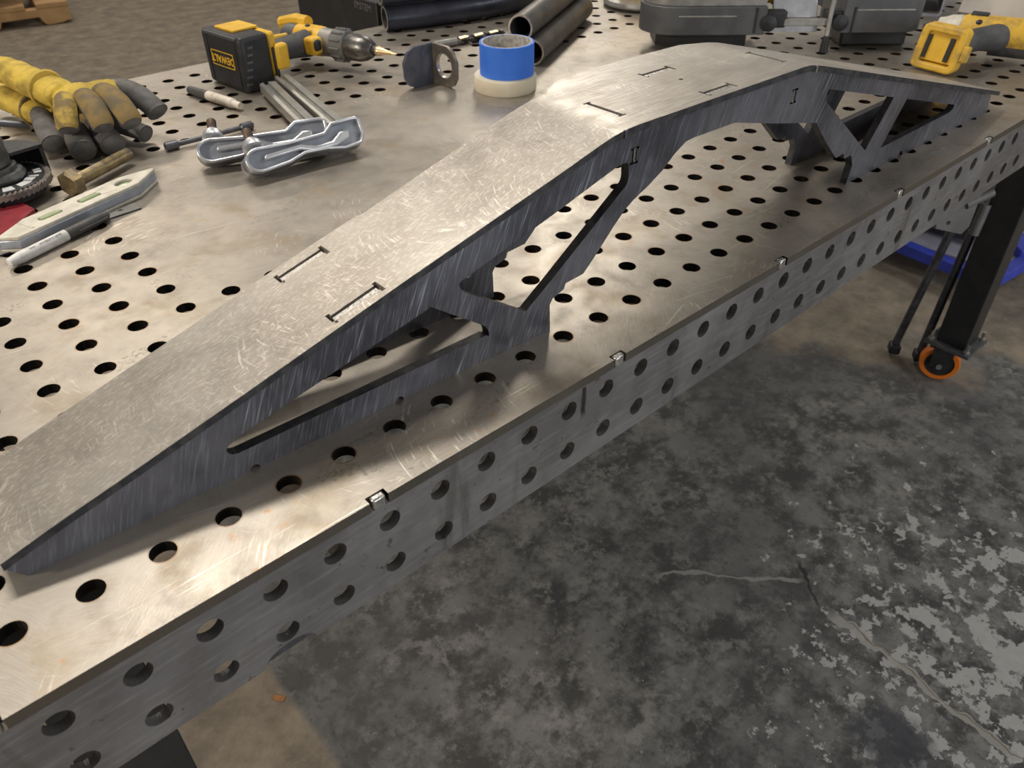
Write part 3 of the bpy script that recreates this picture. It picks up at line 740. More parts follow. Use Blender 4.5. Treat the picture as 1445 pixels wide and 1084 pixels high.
ga = glove('work_glove', 'yellow leather work glove lying on top of the other, cuff towards the table edge', LG, 'glove_a',
      [(G(6.05, 20.7, 1.45), .47, G(6.35, 18.3, 1.42), .53), (G(6.35, 18.4, 1.42), .50, G(6.65, 17.1, 1.3), .52)],
      [(G(6.95, 16.75, 1.30), (.72, .62, .40)), (G(7.55, 16.75, 1.28), (.78, .55, .38))],
      [([G(6.55, 16.7, 1.35), G(6.35, 16.1, 1.42), G(6.12, 15.62, .92)], .30, 'ltip'),
       ([G(6.95, 16.3, 1.42), G(6.88, 15.5, 1.48), G(6.84, 14.95, .98)], .31, 'lbrown'),
       ([G(7.5, 16.4, 1.42), G(7.52, 15.5, 1.48), G(7.56, 14.85, .95)], .33, 'lbrown'),
       ([G(8.0, 16.8, 1.35), G(8.40, 16.35, 1.38), G(8.60, 15.62, .82)], .33, None)], 'pair of work gloves')
gb = glove('work_glove', 'grey work glove underneath the yellow one, dark fingertips towards the bolt', LG, 'glove_b',
      [(G(5.70, 21.32, .62), .44, G(6.10, 18.82, .62), .47), (G(6.10, 18.92, .62), .45, G(6.45, 17.82, .50), .46)],
      [(G(6.75, 17.42, .42), (.75, .65, .34)), (G(7.25, 17.02, .40), (.7, .6, .34))],
      [([G(6.15, 18.42, .62), G(5.97, 17.42, .62), G(5.79, 16.37, .36)], .34, None),
       ([G(6.55, 17.02, .42), G(6.37, 16.02, .46), G(6.23, 15.37, .34)], .34, None),
       ([G(7.05, 16.82, .42), G(7.03, 15.92, .46), G(7.02, 15.27, .34)], .34, None),
       ([G(7.55, 16.82, .40), G(7.85, 16.02, .42), G(8.05, 15.57, .30)], .28, None)], 'pair of work gloves')
MB().lathe([(.52, -.05), (.56, 0), (.52, .05)], tuple(G(6.42, 17.95, 1.4)), (.2, -1, -.08), 20).out('wrist_seam', 'lyellow', ga)
MB().lathe([(.47, -.05), (.50, 0), (.47, .05)], tuple(G(6.11, 18.87, .62)), (.2, -1, -.02), 20).out('wrist_seam', 'lbrown', gb)

# ------------------------------------------------------------------ angle grinder with flap disc (cut by the left border)
gr = thing('angle_grinder', 'worn grey angle grinder resting on its black flap disc left of the bolt', 'grinder', (3.85, 14.35, 0))
Rg = Matrix.Rotation(.05, 3, 'Y')
n = 54; fd = MB()
for k in range(n):
    a = 2 * PI * k / n
    fd.box((.98 * math.cos(a), .98 * math.sin(a), .40), (.42, .14, .15), (.45, 0, a))
f1 = fd.out('abrasive_flaps', 'flap', gr); f1['kind'] = 'stuff'
lab = MB().lathe([(.3, .42), (.3, .50), (1.06, .50), (1.06, .42)], (0, 0, 0), (0, 0, 1), 40).out('disc_label', 'lblack', gr)
for k, (a0_, a1_, ra, rb) in enumerate(((-1.28, -.92, .72, .95), (-.86, -.62, .66, .90), (-.55, -.46, .70, .94), (-.28, -.12, .80, .98), (-.06, .06, .80, .98), (-1.75, -1.45, .72, .98))):
    m = MB(); pts = circ(0, 0, rb, 6, a0_, a1_) + circ(0, 0, ra, 6, a1_, a0_)
    m.prism(pts, .5, .51, XY); o = m.out('label_print', 'lwhite', lab, smooth=0)
MB().lathe([(.55, .1), (1.0, .12), (1.0, .34), (.3, .36)], (0, 0, 0), segs=32).out('disc_backing', 'blackp', gr)
MB().lathe([(.2, .5), (.62, .52), (.66, .60), (.60, .72), (.50, .74), (.50, .86)], (0, 0, 0), segs=28).out('spindle_collar', 'grindg', gr)
gu = MB(); gu.prism(circ(0, 0, 1.28, 26, .15, PI - .2) + circ(0, 0, 1.18, 26, PI - .2, .15), .30, 1.02, XY); gu.prism(circ(0, 0, 1.28, 26, .15, PI - .2) + circ(0, 0, .45, 26, PI - .2, .15), .96, 1.04, XY)
gu.out('wheel_guard', 'blackp', gr)
gh = MB(); gh.lathe([(.42, .82), (.55, .90), (.58, 1.1), (.55, 1.30), (.57, 1.45), (.50, 1.75), (.38, 1.86), (.2, 1.9)], (-.15, .05, 0), segs=24)
gh.out('gear_head', 'grindg', gr)
MB().pipe([(-.1, .1, 1.45), (-1.2, .55, 1.5), (-2.2, 1.0, 1.5), (-4.2, 1.8, 1.45)], [.55, .62, .55, .55], 20).out('motor_body', 'blackp', gr)
MB().box((-.12, .1, 1.88), (.55, .4, .12), (0, 0, .4)).out('lock_button', 'greyp', gr, bevel=.04)
MB().pipe([(-.5, 5.2, .75), (.5, 5.0, .6), (1.95, 4.55, .22)], [.13, .13, .1], 10).out('side_handle_bar', 'mill', gr)

# red plate under the level
rd = MB(); rd.prism([(2.6, 12.4), (3.70, 14.15), (3.86, 14.05), (4.10, 12.75), (2.95, 11.45)], .0, .16, XY, [circ(3.55, 13.35, .06, 12)])
tag(rd.out('red_plate', 'red', bevel=.02), 'flat dark red plate poking out from under the end of the level', 'plate')

# hex bolt
d = Vector((7.15 - 5.1, 14.35 - 13.2, 0)).normalized(); ang = math.atan2(d.y, d.x)
bo = thing('hex_bolt', 'yellow zinc hex bolt lying behind the level', 'bolt', (5.1, 13.2, 0), ang)
MB().lathe([(.30, 0), (.36, .05), (.36, .27)], (0, 0, .31), (1, 0, 0), 6).out('bolt_head', 'zincy', bo, smooth=0)
MB().lathe([(.20, .27), (.20, .31), (.168, .33), (.168, 1.25)], (0, 0, .31), (1, 0, 0), 20).out('shank', 'zincy', bo)
th = [(.168, 1.25)]
for k in range(17): th += [(.145, 1.27 + k * .06), (.17, 1.30 + k * .06)]
MB().lathe(th + [(.13, 2.33)], (0, 0, .31), (1, 0, 0), 18).out('thread', 'zincy', bo, smooth=0)

# torpedo level
A = Vector((3.05, 11.05, 0)); B = Vector((7.05, 12.45, 0)); dl = (B - A); Ll = dl.length
lv = thing('torpedo_level', 'cream and grey boat shaped spirit level lying beside the bolt', 'level', (A + B) / 2 + Vector((0, .08, 0)), math.atan2(dl.y, dl.x))
h = Ll / 2
body = [(-h, -.30), (h - .35, -.36), (h, .16), (h - .15, .34), (-h + .55, .38), (-h + .05, -.05)]
body = [(-h + .10, -.36), (h - .75, -.36), (h + .12, .02), (h + .08, .12), (h - .75, .38), (-h + .75, .40), (-h - .18, .04)]
wins = [rrect(-1.22, -.10, -.62, .12, .1), rrect(-.12, -.10, .48, .12, .06), circ(1.22, .02, .20, 18, rx=1.25, ry=.8)]
MB().prism(body, .30, .39, XY, wins).out('top_face', 'cream', lv, bevel=.02)
b2 = [(x * .995, y * .97) for x, y in body]
MB().prism(b2, .08, .30, XY).out('body', 'bluegrey', lv, bevel=.03)
MB().prism(body, 0, .08, XY).out('bottom_face', 'cream', lv, bevel=.02)
for x in (-.92, .18): MB().pipe([(x - .26, .01, .35), (x + .26, .01, .35)], .07, 10).out('vial', 'vial', lv)
MB().ball((1.22, .02, .31), (.2, .13, .03)).out('vial', 'vial', lv)
for x in (-.92, 1.22): MB().box((x, .01, .303), (.1 if x < 0 else .5, .3, .01)).out('window_floor', 'bluegrey', lv)
MB().box((-1.55, .0, .395), (.06, .5, .02)).out('rib', 'cream', lv)

# steel rule under the marker
rl = MB(); a = Vector((2.5, 10.98, 0)); b = Vector((6.16, 11.27, 0)); u = (b - a).normalized(); nn = Vector((-u.y, u.x, 0))
L = (b - a).length; rl.prism([(0, 0), (L, 0), (L, .42), (0, .42)], .004, .024, lambda p, q, h: tuple(a + u * p + nn * q + Vector((0, 0, h))), [circ(L - .42, .24, .07, 12)])
ro = rl.out('steel_rule', 'zinc', smooth=0)
re_ = MB(); re_.prism([(0, -.025), (L, -.025), (L, 0), (0, 0)], .002, .03, lambda p, q, h: tuple(a + u * p + nn * q + Vector((0, 0, h)))); re_.out('rule_edge', 'edge', ro, smooth=0)
tag(ro, 'thin steel rule lying flat under the black capped marker', 'ruler')
# marker pen with black cap
a = Vector((2.80, 10.20, .135)); b = Vector((5.35, 11.19, .135)); ang = math.atan2(b.y - a.y, b.x - a.x)
mk = thing('marker_pen', 'white marker pen with black cap lying in front of the level', 'pen', (a.x, a.y, 0), ang); L = (b - a).length
MB().lathe([(.07, 0), (.10, .02), (.115, .12), (.135, .3), (.135, 1.55)], (0, 0, .14), (1, 0, 0), 20).out('barrel', 'white', mk)
MB().lathe([(.13, 1.5), (.14, 1.52), (.13, 2.3), (.11, L - .06), (.06, L)], (0, 0, .14), (1, 0, 0), 20).out('cap', 'capg', mk)
MB().box((2.2, -.13, .14), (.85, .05, .05)).out('clip', 'capg', mk, bevel=.01)
text('lettering', 'Sharpie', .20, 'ink', mk, (1.1, -.055, .266), (-1, 0, 0), (0, -.93, .36), .003, .0, .3)
text('lettering', 'FINE', .07, 'ink', mk, (.60, -.055, .262), (-1, 0, 0), (0, -.93, .36), .003)

# second marker (white barrel, grey cap)
a = Vector((10.95, 19.05, .16)); b = Vector((11.45, 16.25, .16)); ang = math.atan2(b.y - a.y, b.x - a.x); L = (b - a).length
wm = thing('marker_pen', 'scuffed white marker pen with dark grey cap lying near the big battery', 'pen', (a.x, a.y, 0), ang)
MB().lathe([(.08, 0), (.13, .05), (.155, 1.1)], (0, 0, .16), (1, 0, 0), 18).out('cap', 'capg', wm)
MB().lathe([(.135, 1.05), (.16, 1.12), (.165, 2.45), (.12, 2.5), (.11, L)], (0, 0, .165), (1, 0, 0), 18).out('barrel', 'whited', wm)

# long extension bar
a = Vector((8.2, 14.55, 0)); b = Vector((10.95, 14.5, 0)); ang = math.atan2(b.y - a.y, b.x - a.x); L = (b - a).length
ex = thing('extension_bar', 'thin dark steel extension bar lying behind the clamp jaws', 'tool', a, ang)
MB().lathe([(.10, 0), (.13, .02), (.13, .36), (.09, .40)], (0, 0, .13), (1, 0, 0), 14).out('knurled_end', 'mill', ex)
MB().lathe([(.075, .38), (.075, L - .4)], (0, 0, .13), (1, 0, 0), 12).out('shaft', 'mill', ex)
MB().lathe([(.08, L - .42), (.13, L - .36), (.13, L - .03), (.10, L)], (0, 0, .13), (1, 0, 0), 14).out('socket_end', 'mill', ex)

# ------------------------------------------------------------------ two bar clamps
def clamp(label, foot, head, bar_end, bar_w, screw, tilt):
    f = Vector(foot); hd = Vector(head); d = hd - f; L = math.hypot(d.x, d.y); ang = math.atan2(d.y, d.x)
    c = thing('bar_clamp', label, 'clamp', (f.x, f.y, 0), ang, 'two bar clamps')
    tm = Matrix.Rotation(tilt, 3, 'X')
    def fm(a, b, h): q = tm @ Vector((0, b * .80, h * 1.25)); return (a, q.y, q.z + .42 + (hd.z - f.z) * a / L)
    # arm outline: round foot, waist, square head.  b runs away from the viewer, h is thickness
    ol = circ(0, 0, .42, 12, PI / 2, 3 * PI / 2) + [(.75, -.36), (1.25, -.20), (L - .9, -.26), (L - .4, -.40), (L + .15, -.36), (L + .32, -.05), (L + .34, .46), (L + .2, .6), (L - .55, .6), (L - .85, .34), (.9, .34)]
    MB().prism(ol, -.10, .10, fm).out('arm_web', 'alug', c, bevel=.02)
    def inset(k):
        cx = sum(p[0] for p in ol) / len(ol); out = []
        N = len(ol)
        for i in range(N):
            p = Vector(ol[i]); a_ = Vector(ol[i - 1]); b_ = Vector(ol[(i + 1) % N]); t = (b_ - a_).normalized(); out.append(tuple(p + Vector((-t.y, t.x)) * k))
        return out
    MB().prism(ol, -.24, .24, fm, [inset(.10)]).out('arm_flange', 'alu', c, bevel=.03)
    rib = [(.12, -.06), (1.15, -.03), (1.5, -.20), (L - .6, -.22), (L - .15, -.08), (L - .1, .2), (L - .4, .22), (L - .7, -.02), (1.55, -.02), (1.2, .14), (.12, .10)]
    MB().prism(rib, -.22, .24, fm).out('arm_rib', 'alu', c, bevel=.05)
    be = Matrix.Rotation(-ang, 3, 'Z') @ (Vector(bar_end) - Vector((f.x, f.y, 0)))
    s0 = Vector((L + .02, .35, .42 + hd.z - f.z)); v = (be - s0); vl = v.length; v.normalize(); sd = Vector((-v.y, v.x, 0)).normalized(); up = v.cross(sd)
    if up.z < 0: up = -up
    def bf(p, q, h): r = s0 + v * h + sd * p + up * q; return tuple(r)
    w = bar_w
    MB().prism([(-w, -.16), (w, -.16), (w, .12), (.14, .16), (.14, .06), (-.02, .06), (-.02, .16), (-w, .14)], 0, vl, bf).out('bar', 'zinc', c, bevel=.015)
    if screw:
        MB().lathe([(.16, 0), (.30, .05), (.26, .22), (.14, .34)], (.1, .42, .62), (.1, .75, .55), 14).out('swivel_pad', 'alu', c)
        MB().lathe([(.12, .3), (.13, .32), (.13, .62), (.10, .66)], (.1, .42, .62), (.1, .75, .55), 12).out('screw', 'brown', c)
clamp('front aluminium bar clamp whose long arm reaches left beside the extension bar', (8.75, 12.45, .12), (11.45, 11.45, .14), (12.89, 17.06, .30), .27, True, .95)
clamp('rear aluminium bar clamp half hidden, its rounded head nearest the frame', (9.35, 10.95, 0), (12.15, 10.75, .04), (13.63, 17.43, .30), .25, True, .95)

# ------------------------------------------------------------------ cordless drill lying on its side
dr = thing('cordless_drill', 'yellow and black cordless drill with big battery lying on its side', 'drill', (12.25, 18.72, 0), .12)
bt = MB().box((.58, 0, .92), (1.16, 2.36, 1.80)).out('battery', 'blackp', dr, bevel=.16, segs=3)
for y in (-.84, .84): MB().box((.0, y, .92), (.05, .06, 1.55)).out('battery_ridge', 'blackp', bt, bevel=.01)
for k in range(6): MB().box((.12 + .05 * k, -1.165, .32 + .23 * k), (.2, .06, .07)).out('grip_rib', 'greyp', bt)
MB().box((.02, 0, 1.74), (.10, 1.9, .10)).out('battery_edge', 'greyp', bt, bevel=.02)
fr = MB(); fr.prism(rrect(-.66, .72, .66, 1.22, .04), -.03, -.012, YZ, [rrect(-.63, .745, .63, 1.195, .03)]); fr.out('logo_frame', 'yellow', bt, smooth=0)
text('lettering', 'DEWALT', .34, 'yellow', bt, (-.022, 0, .97), (0, 1, 0), (0, 0, -1), .008, .008)
MB().box((1.30, -.02, .92), (.30, 2.2, 1.74)).out('battery_rail', 'yellow', dr, bevel=.1)
MB().box((.80, .15, 1.85), (1.0, 1.1, .09)).out('foot_strip', 'yellow', dr, bevel=.03)
MB().box((1.55, -1.12, .95), (.50, .34, .85)).out('release_button', 'yellow', dr, bevel=.1)
MB().box((1.30, -1.12, .8), (.16, .1, 1.0)).out('latch_slot', 'blackp', dr, bevel=.02)
MB().pipe([(1.35, -.05, .8), (2.0, .0, .8), (2.8, .05, .8), (3.5, 0, .8)], [.52, .40, .42, .50], 18, flat=(1.05, .95)).out('handle', 'rubber', dr)
MB().pipe([(1.6, .30, 1.08), (2.3, .34, 1.12), (2.9, .36, 1.12)], [.12, .14, .1], 8).out('handle_stripe', 'yellow', dr)
bx = Vector((3.95, -.05, .80)); bd = (.25, -1, -.02)
MB().lathe([(0.240, -1.505), (0.416, -1.445), (0.480, -1.204), (0.496, -0.516)], bx, bd, 22).out('motor_cap', 'greyp', dr)
MB().lathe([(0.504, -0.817), (0.528, -0.688), (0.528, 0.215), (0.480, 0.344)], bx, bd, 24).out('motor_housing', 'yellow', dr)
MB().pipe([bx + Vector((-.12, 1.95, .35)), bx + Vector((0, 1.2, .52)), bx + Vector((.05, .5, .56))], [.24, .26, .22], 10).out('top_stripe', 'yellow', dr)
MB().lathe([(0.464, 0.215), (0.496, 0.301), (0.480, 0.817), (0.528, 0.903)], bx, bd, 24).out('gearbox', 'gearbox', dr)
cl = MB().lathe([(0.496, 0.817), (0.544, 0.860), (0.544, 1.393), (0.496, 1.445)], bx, bd, 24).out('clutch_ring', 'clutch', dr)
ax = Vector(bd).normalized(); e1 = ax.cross(Vector((0, 0, 1))).normalized(); e2 = e1.cross(ax)
for k in range(12):
    a = 2 * PI * k / 12; p = bx + ax * 1.13 + (e1 * math.cos(a) + e2 * math.sin(a)) * .55
    MB().pipe([p - ax * .22, p + ax * .22], .05, 6).out('grip_ridge', 'clutch', cl)
MB().lathe([(0.480, 1.428), (0.488, 1.479), (0.464, 1.978), (0.416, 2.193), (0.272, 2.451), (0.208, 2.494)], bx, bd, 24).out('chuck', 'chuck', dr)
MB().lathe([(0.176, 2.477), (0.192, 2.537), (0.144, 2.666)], bx, bd, 12).out('chuck_jaws', 'blackp', dr)
st = [(0.160, 2.623)]
for k in range(6): st += [(.17 - .024 * k, 2.66 + .12 * k), (.155 - .024 * k, 2.76 + .12 * k)]
MB().lathe(st + [(0.016, 3.483)], bx, bd, 14).out('step_bit', 'gold', dr)
MB().box((3.3, -.62, .86), (.52, .5, .62), (0, 0, .15)).out('trigger_guard', 'yellow', dr, bevel=.12)
MB().box((3.3, -.80, .90), (.34, .30, .40), (0, 0, .15)).out('trigger', 'blackp', dr, bevel=.1)
MB().ball((3.55, -.1, 1.42), (.10, .10, .05)).out('direction_switch', 'blackp', dr)

# ------------------------------------------------------------------ L bracket
lb = thing('angle_bracket', 'small bent steel bracket with one large round hole standing on edge', 'bracket', (17.88, 14.35, 0), .03)
lo = [(0, .0), (-.85, .0), (-1.12, .12), (-1.28, .38), (-1.30, .9), (-1.12, 1.22), (-.85, 1.36), (0, 1.36)]
MB().prism(lo, -.06, .06, lambda a, b, h: (a, h, b)).out('plain_leg', 'bracket', lb, bevel=.015)
MB().prism([(a, b) for a, b in lo], -.06, .06, lambda a, b, h: (h, a, b), [circ(-.66, .70, .43, 28)]).out('holed_leg', 'bracketw', lb, bevel=.015)
MB().lathe([(.06, 0), (.06, 1.36)], (0, 0, 0), segs=12).out('bend', 'bracket', lb)
rg = MB(); rg.prism(circ(-.66, .70, .435, 28), -.065, .065, lambda a, b, h: (h, a, b), [circ(-.66, .70, .40, 28)]); rg.out('hole_rim', 'rim', lb)

# ------------------------------------------------------------------ tape rolls
mt = thing('masking_tape', 'roll of cream masking tape lying flat under the blue tape', 'tape', (19.30, 12.18, 0), group='tape rolls')
MB().lathe([(.80, 0), (1.05, 0), (1.07, .03), (1.07, .45), (1.05, .48), (.80, .48)], segs=48, closed=True).out('tape_roll', 'mask', mt)
MB().lathe([(.76, .01), (.80, .01), (.80, .47), (.76, .47)], segs=40, closed=True).out('core', 'core', mt)
bl = thing('painters_tape', 'nearly used roll of bright blue tape standing on the cream roll', 'tape', (19.42, 12.22, .485), group='tape rolls')
MB().lathe([(.86, 0), (.93, 0), (.93, 1.02), (.86, 1.02)], segs=48, closed=True).out('tape_roll', 'blue', bl)
MB().lathe([(.82, .0), (.86, .0), (.86, 1.03), (.82, 1.03)], segs=48, closed=True).out('core', 'core', bl)
fl_ = MB(); fl_.prism([(-.40, .62), (.35, .98), (-.40, 1.02)], 0, .02, lambda a, b, h: (-.60 + a * .68 + h, -.48 + a * -.5, b)); fl_.out('loose_flap', 'blue', bl, smooth=0)

# ------------------------------------------------------------------ twist drill bit
a = Vector((20.4, 17.68, .12)); b = Vector((23.75, 17.2, .12)); ang = math.atan2(b.y - a.y, b.x - a.x); L = (b - a).length
tw = thing('twist_drill_bit', 'long dark twist drill bit lying behind the blue tape', 'drill bit', (a.x, a.y, 0), ang)
MB().lathe([(.10, 0), (.15, .03), (.15, 1.05)], (0, 0, .155), (1, 0, 0), 14).out('shank', 'gearbox', tw)
tv, tf = [], []; ns = 60; K = 12
for i in range(ns + 1):
    t = i / ns; x = 1.05 + (L - 1.05) * t; r0 = .155 if t < .93 else .155 * max(.08, (1 - t) / .07)
    for k in range(K):
        a_ = 2 * PI * k / K; ph = t * 2 * PI * 1.9; r = r0 * (.72 + .28 * abs(math.cos(a_)) ** .6) if k % 6 not in (3,) else r0 * .45
        tv.append((x, r * math.cos(a_ + ph), .155 + r * math.sin(a_ + ph)))
for i in range(ns):
    for k in range(K): tf.append((i * K + k, i * K + (k + 1) % K, (i + 1) * K + (k + 1) % K, (i + 1) * K + k))
m = MB(); m._add(tv, tf); m.out('flutes', 'chuck', tw, smooth=30)
for k in range(3):
    x = 1.35 + k * .72; MB().box((x, -.05, .262), (.44, .16, .07), (.3, 0, .12)).out('bright_land', 'gold', tw, bevel=.015)

# ------------------------------------------------------------------ pipes at the back
def tube(name, label, path, r, bore, m, group, rim='rim'):
    base = Vector(path[0]); t = thing(name, label, 'pipe', (base.x, base.y, base.z - r), 0, group)
    off = Vector((base.x, base.y, base.z - r))
    P = [Vector(p) - off for p in path]
    MB().pipe(P, r, 26, inner=bore).out('pipe_wall', m, t)
    MB().pipe([p for p in P], bore * .995, 20, inner=bore * .97).out('bore_lining', 'tubein', t)
    dd = (P[1] - P[0]).normalized()
    MB().pipe([P[0] - dd * .012, P[0] + dd * .02], r * .99, 26, inner=bore).out('cut_rim', rim, t)
    return t
du = Vector((28.1 - 21.75, 17.0 - 13.45, 0)).normalized(); pn = Vector((-du.y, du.x, 0))
p0 = Vector((21.75, 13.45, .47))
tube('grey_pipe', 'lower grey steel pipe resting on the table behind the tapes', [p0, p0 + du * 7.3], .47, .40, 'tubeg', 'stacked grey pipes')
p1 = p0 + pn * .42 + Vector((0, 0, .84)) - du * .1
tube('grey_pipe', 'upper grey steel pipe stacked on another, open end facing the tapes', [p1, p1 + du * 7.3], .47, .40, 'tubeg', 'stacked grey pipes')
tube('black_pipe', 'long black bent pipe on the table at the back, open end left', [(20.62, 21.3, .5), (22.2, 20.75, .5), (23.9, 20.3, .5), (25.0, 20.1, .5), (26.1, 20.05, .5), (27.1, 20.15, .5), (28.2, 20.4, .5), (29.5, 20.85, .5), (33, 22.2, .5)], .5, .40, 'tubeb', 'black pipes at the back', 'zinc')
tube('black_pipe', 'second black pipe lying on top of the bent one, cut off by the border', [(20.5, 21.35, 1.48), (23.0, 20.55, 1.48), (27, 19.8, 1.48)], .47, .36, 'tubeb', 'black pipes at the back', 'zinc')
bb = thing('black_cabinet', 'black cabinet with grey lettering standing on the floor behind the table', 'cabinet', (22.7, 26.4, FZ), 0)
MB().box((0, 0, (-FZ + .75) / 2), (2.8, 7.0, -FZ + .75)).out('shell', 'black', bb, bevel=.05)
text('lettering', 'SYSTEM', .40, 'greyb', bb, (-1.41, -2.4, -FZ + .42), (0, -1, 0), (0, 0, 1), .005)

# ------------------------------------------------------------------ portable band saw at the back
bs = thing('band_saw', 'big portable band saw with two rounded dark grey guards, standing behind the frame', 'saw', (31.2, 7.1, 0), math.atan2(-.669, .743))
def guard(x0, x1, flip):
    y0, y1 = 0.0, 2.6; r = 1.1
    w = x1 - x0
    if not flip: pts = [(x1, y0), (x1, y1), (x0 + 1.0, y1)] + circ(x0 + 1.25, y0 + 1.25, 1.25, 8, PI, 3 * PI / 2)
    else: pts = [(x0, y1), (x0, y0)] + circ(x1 - 1.0, y0 + 1.0, 1.0, 8, -PI / 2, 0) + [(x1, y1)]
    return pts
gl = guard(-7.0, -2.35, False); gR = guard(.55, 3.85, True)
MB().prism(gl, .62, 1.62, XY).out('blade_guard', 'greyp', bs, bevel=.12)
MB().prism(gR, .68, 1.95, XY).out('blade_guard', 'greyp', bs, bevel=.16)
MB().prism([(a * .97 - .1, b * .9 + .14) for a, b in gl], 1.62, 2.9, XY).out('upper_cover', 'gearbox', bs, bevel=.1)
MB().prism([(a * .97 + .05, b * .9 + .14) for a, b in gR], 1.95, 2.3, XY).out('upper_cover', 'gearbox', bs, bevel=.08)
MB().box((2.1, 1.6, 2.55), (2.6, 1.9, .6)).out('motor_housing', 'yellow', bs, bevel=.15)
MB().box((2.9, .30, 2.30), (.7, .45, .35), (0, .2, 0)).out('yellow_lever', 'yellow', bs, bevel=.1)
MB().box((-1.5, 1.5, 2.3), (1.6, .8, 1.6)).out('frame_neck', 'yellow', bs, bevel=.1)
MB().box((-.95, 1.25, 2.2), (1.9, .5, 1.5)).out('motor_plate', 'greyb', bs)  # plain grey plate in front of the saw's neck
MB().box((-1.05, .15, 1.05), (2.6, .20, .26)).out('cross_bar', 'gearbox', bs, bevel=.03)
MB().box((-1.15, .65, 1.45), (1.7, .12, .75), (-.5, 0, 0)).out('work_stop', 'alu', bs, bevel=.03)
MB().box((-1.2, .5, .72), (2.0, .06, .22)).out('blade', 'alu', bs)
for x, y0, y1, h0, h1 in ((-4.6, -.012, -.01, 1.30, 1.34), (2.1, -.012, -.01, 1.5, 1.54)): MB().box((x, y0, h0), (2.2, .05, .05)).out('guard_ridge', 'gearbox', bs, bevel=.01)
for x in (.95, -2.75): MB().box((x, -.02, 1.15), (.06, .06, .9)).out('guard_seam', 'blackp', bs)
for x in (-2.25, .45): MB().lathe([(.30, -.3), (.30, .2), (.2, .25)], (x, .12, 1.05), (0, -1, 0), 14).out('guide_roller', 'blackp', bs)
MB().box((-2.0, .3, 1.15), (.9, .5, .6)).out('guide_block', 'blackp', bs, bevel=.08)
MB().box((.35, .35, 1.15), (.9, .5, .6)).out('guide_block', 'blackp', bs, bevel=.08)
MB().pipe([(.05, -.05, .5), (.05, 0, 1.4), (.12, .05, 3.3)], .09, 10).out('stand_rod', 'gearbox', bs)
MB().lathe([(.16, 0), (.14, .45), (.10, .6)], (.05, -.05, 0), segs=12).out('rubber_foot', 'blackp', bs)
MB().prism([(-6.3, 1.2), (-5.6, .55), (-2.9, .45), (-2.9, 2.6), (-6.3, 2.6)], .0, .66, XY).out('under_shadow_block', 'black', bs)  # black block put in as the dark shadow under the left guard
MB().box((2.2, 1.7, .35), (2.6, 1.9, .70)).out('under_shadow_block', 'black', bs, bevel=.1)  # same under the right guard: shadow built as a black block

# ------------------------------------------------------------------ impact wrench without battery
iw = thing('impact_wrench', 'dusty yellow cordless impact wrench without battery beside the band saw', 'wrench', (31.75, 3.05, 0), -.10)
bf = MB(); bf.prism(rrect(-.85, .08, .80, 1.52, .22), -.05, .42, lambda a, b, h: (h + (b - .7) * .25, a, b), [rrect(-.62, .30, .52, 1.28, .08)])
bf.out('battery_foot', 'yellowd', iw, bevel=.06)
MB().box((.24, -.05, .80), (.25, 1.2, 1.0), (0, .25, 0)).out('foot_recess', 'yellow', iw, bevel=.03)
for y, w in ((-.40, .16), (.44, .12)): MB().box((.08 + .0, y, .80), (.10, w, .78), (0, .25, 0)).out('terminal_slot', 'blackp', iw)
MB().box((.10, -.02, .55), (.03, .28, .06), (0, .25, 0)).out('warning_mark', 'scrap', iw)
MB().box((.22, -.92, .75), (.35, .22, .55), (0, .2, 0)).out('catch', 'yellowd', iw, bevel=.06)
MB().pipe([(.35, -.05, .80), (1.1, -.22, .85), (2.0, -.42, .9), (2.7, -.60, .88), (3.1, -.75, .85)], [.50, .40, .40, .46, .48], 18).out('handle', 'rubber', iw)
MB().box((1.35, -.02, 1.28), (.32, .22, .06), (0, 0, .3)).out('handle_badge', 'yellowd', iw, bevel=.02)
bd = (-.36, .93, -.02); bu = Vector(bd).normalized(); bx = Vector((3.20, -.55, .88)) + bu * .40
MB().lathe([(.35, -2.3), (.56, -2.2), (.62, -1.7), (.62, .75), (.52, 1.0)], bx, bd, 22).out('motor_housing', 'yellowd', iw)
MB().lathe([(.60, -1.6), (.60, -.1)], bx + Vector((.06, -.06, -.14)), bd, 22).out('rubber_sleeve', 'rubber', iw)
MB().lathe([(.50, .9), (.56, 1.0), (.52, 1.35), (.44, 1.55), (.40, 1.75), (.24, 1.82)], bx, bd, 22).out('nose_cone', 'cream', iw)
MB().box(bx + bu * 2.0, (.28, .5, .28), (0, 0, .37)).out('anvil', 'chuck', iw, bevel=.02)
MB().ball(bx + bu * .35 + Vector((-.35, -.1, .42)), (.16, .13, .10)).out('direction_switch', 'blackp', iw)
MB().box(bx + bu * .5 + Vector((.1, 0, .60)), (.5, .6, .12), (0, 0, .37)).out('top_pad', 'blackp', iw, bevel=.04)
MB().box((2.55, .25, .85), (.4, .3, .45), (0, 0, .3)).out('trigger', 'blackp', iw, bevel=.08)

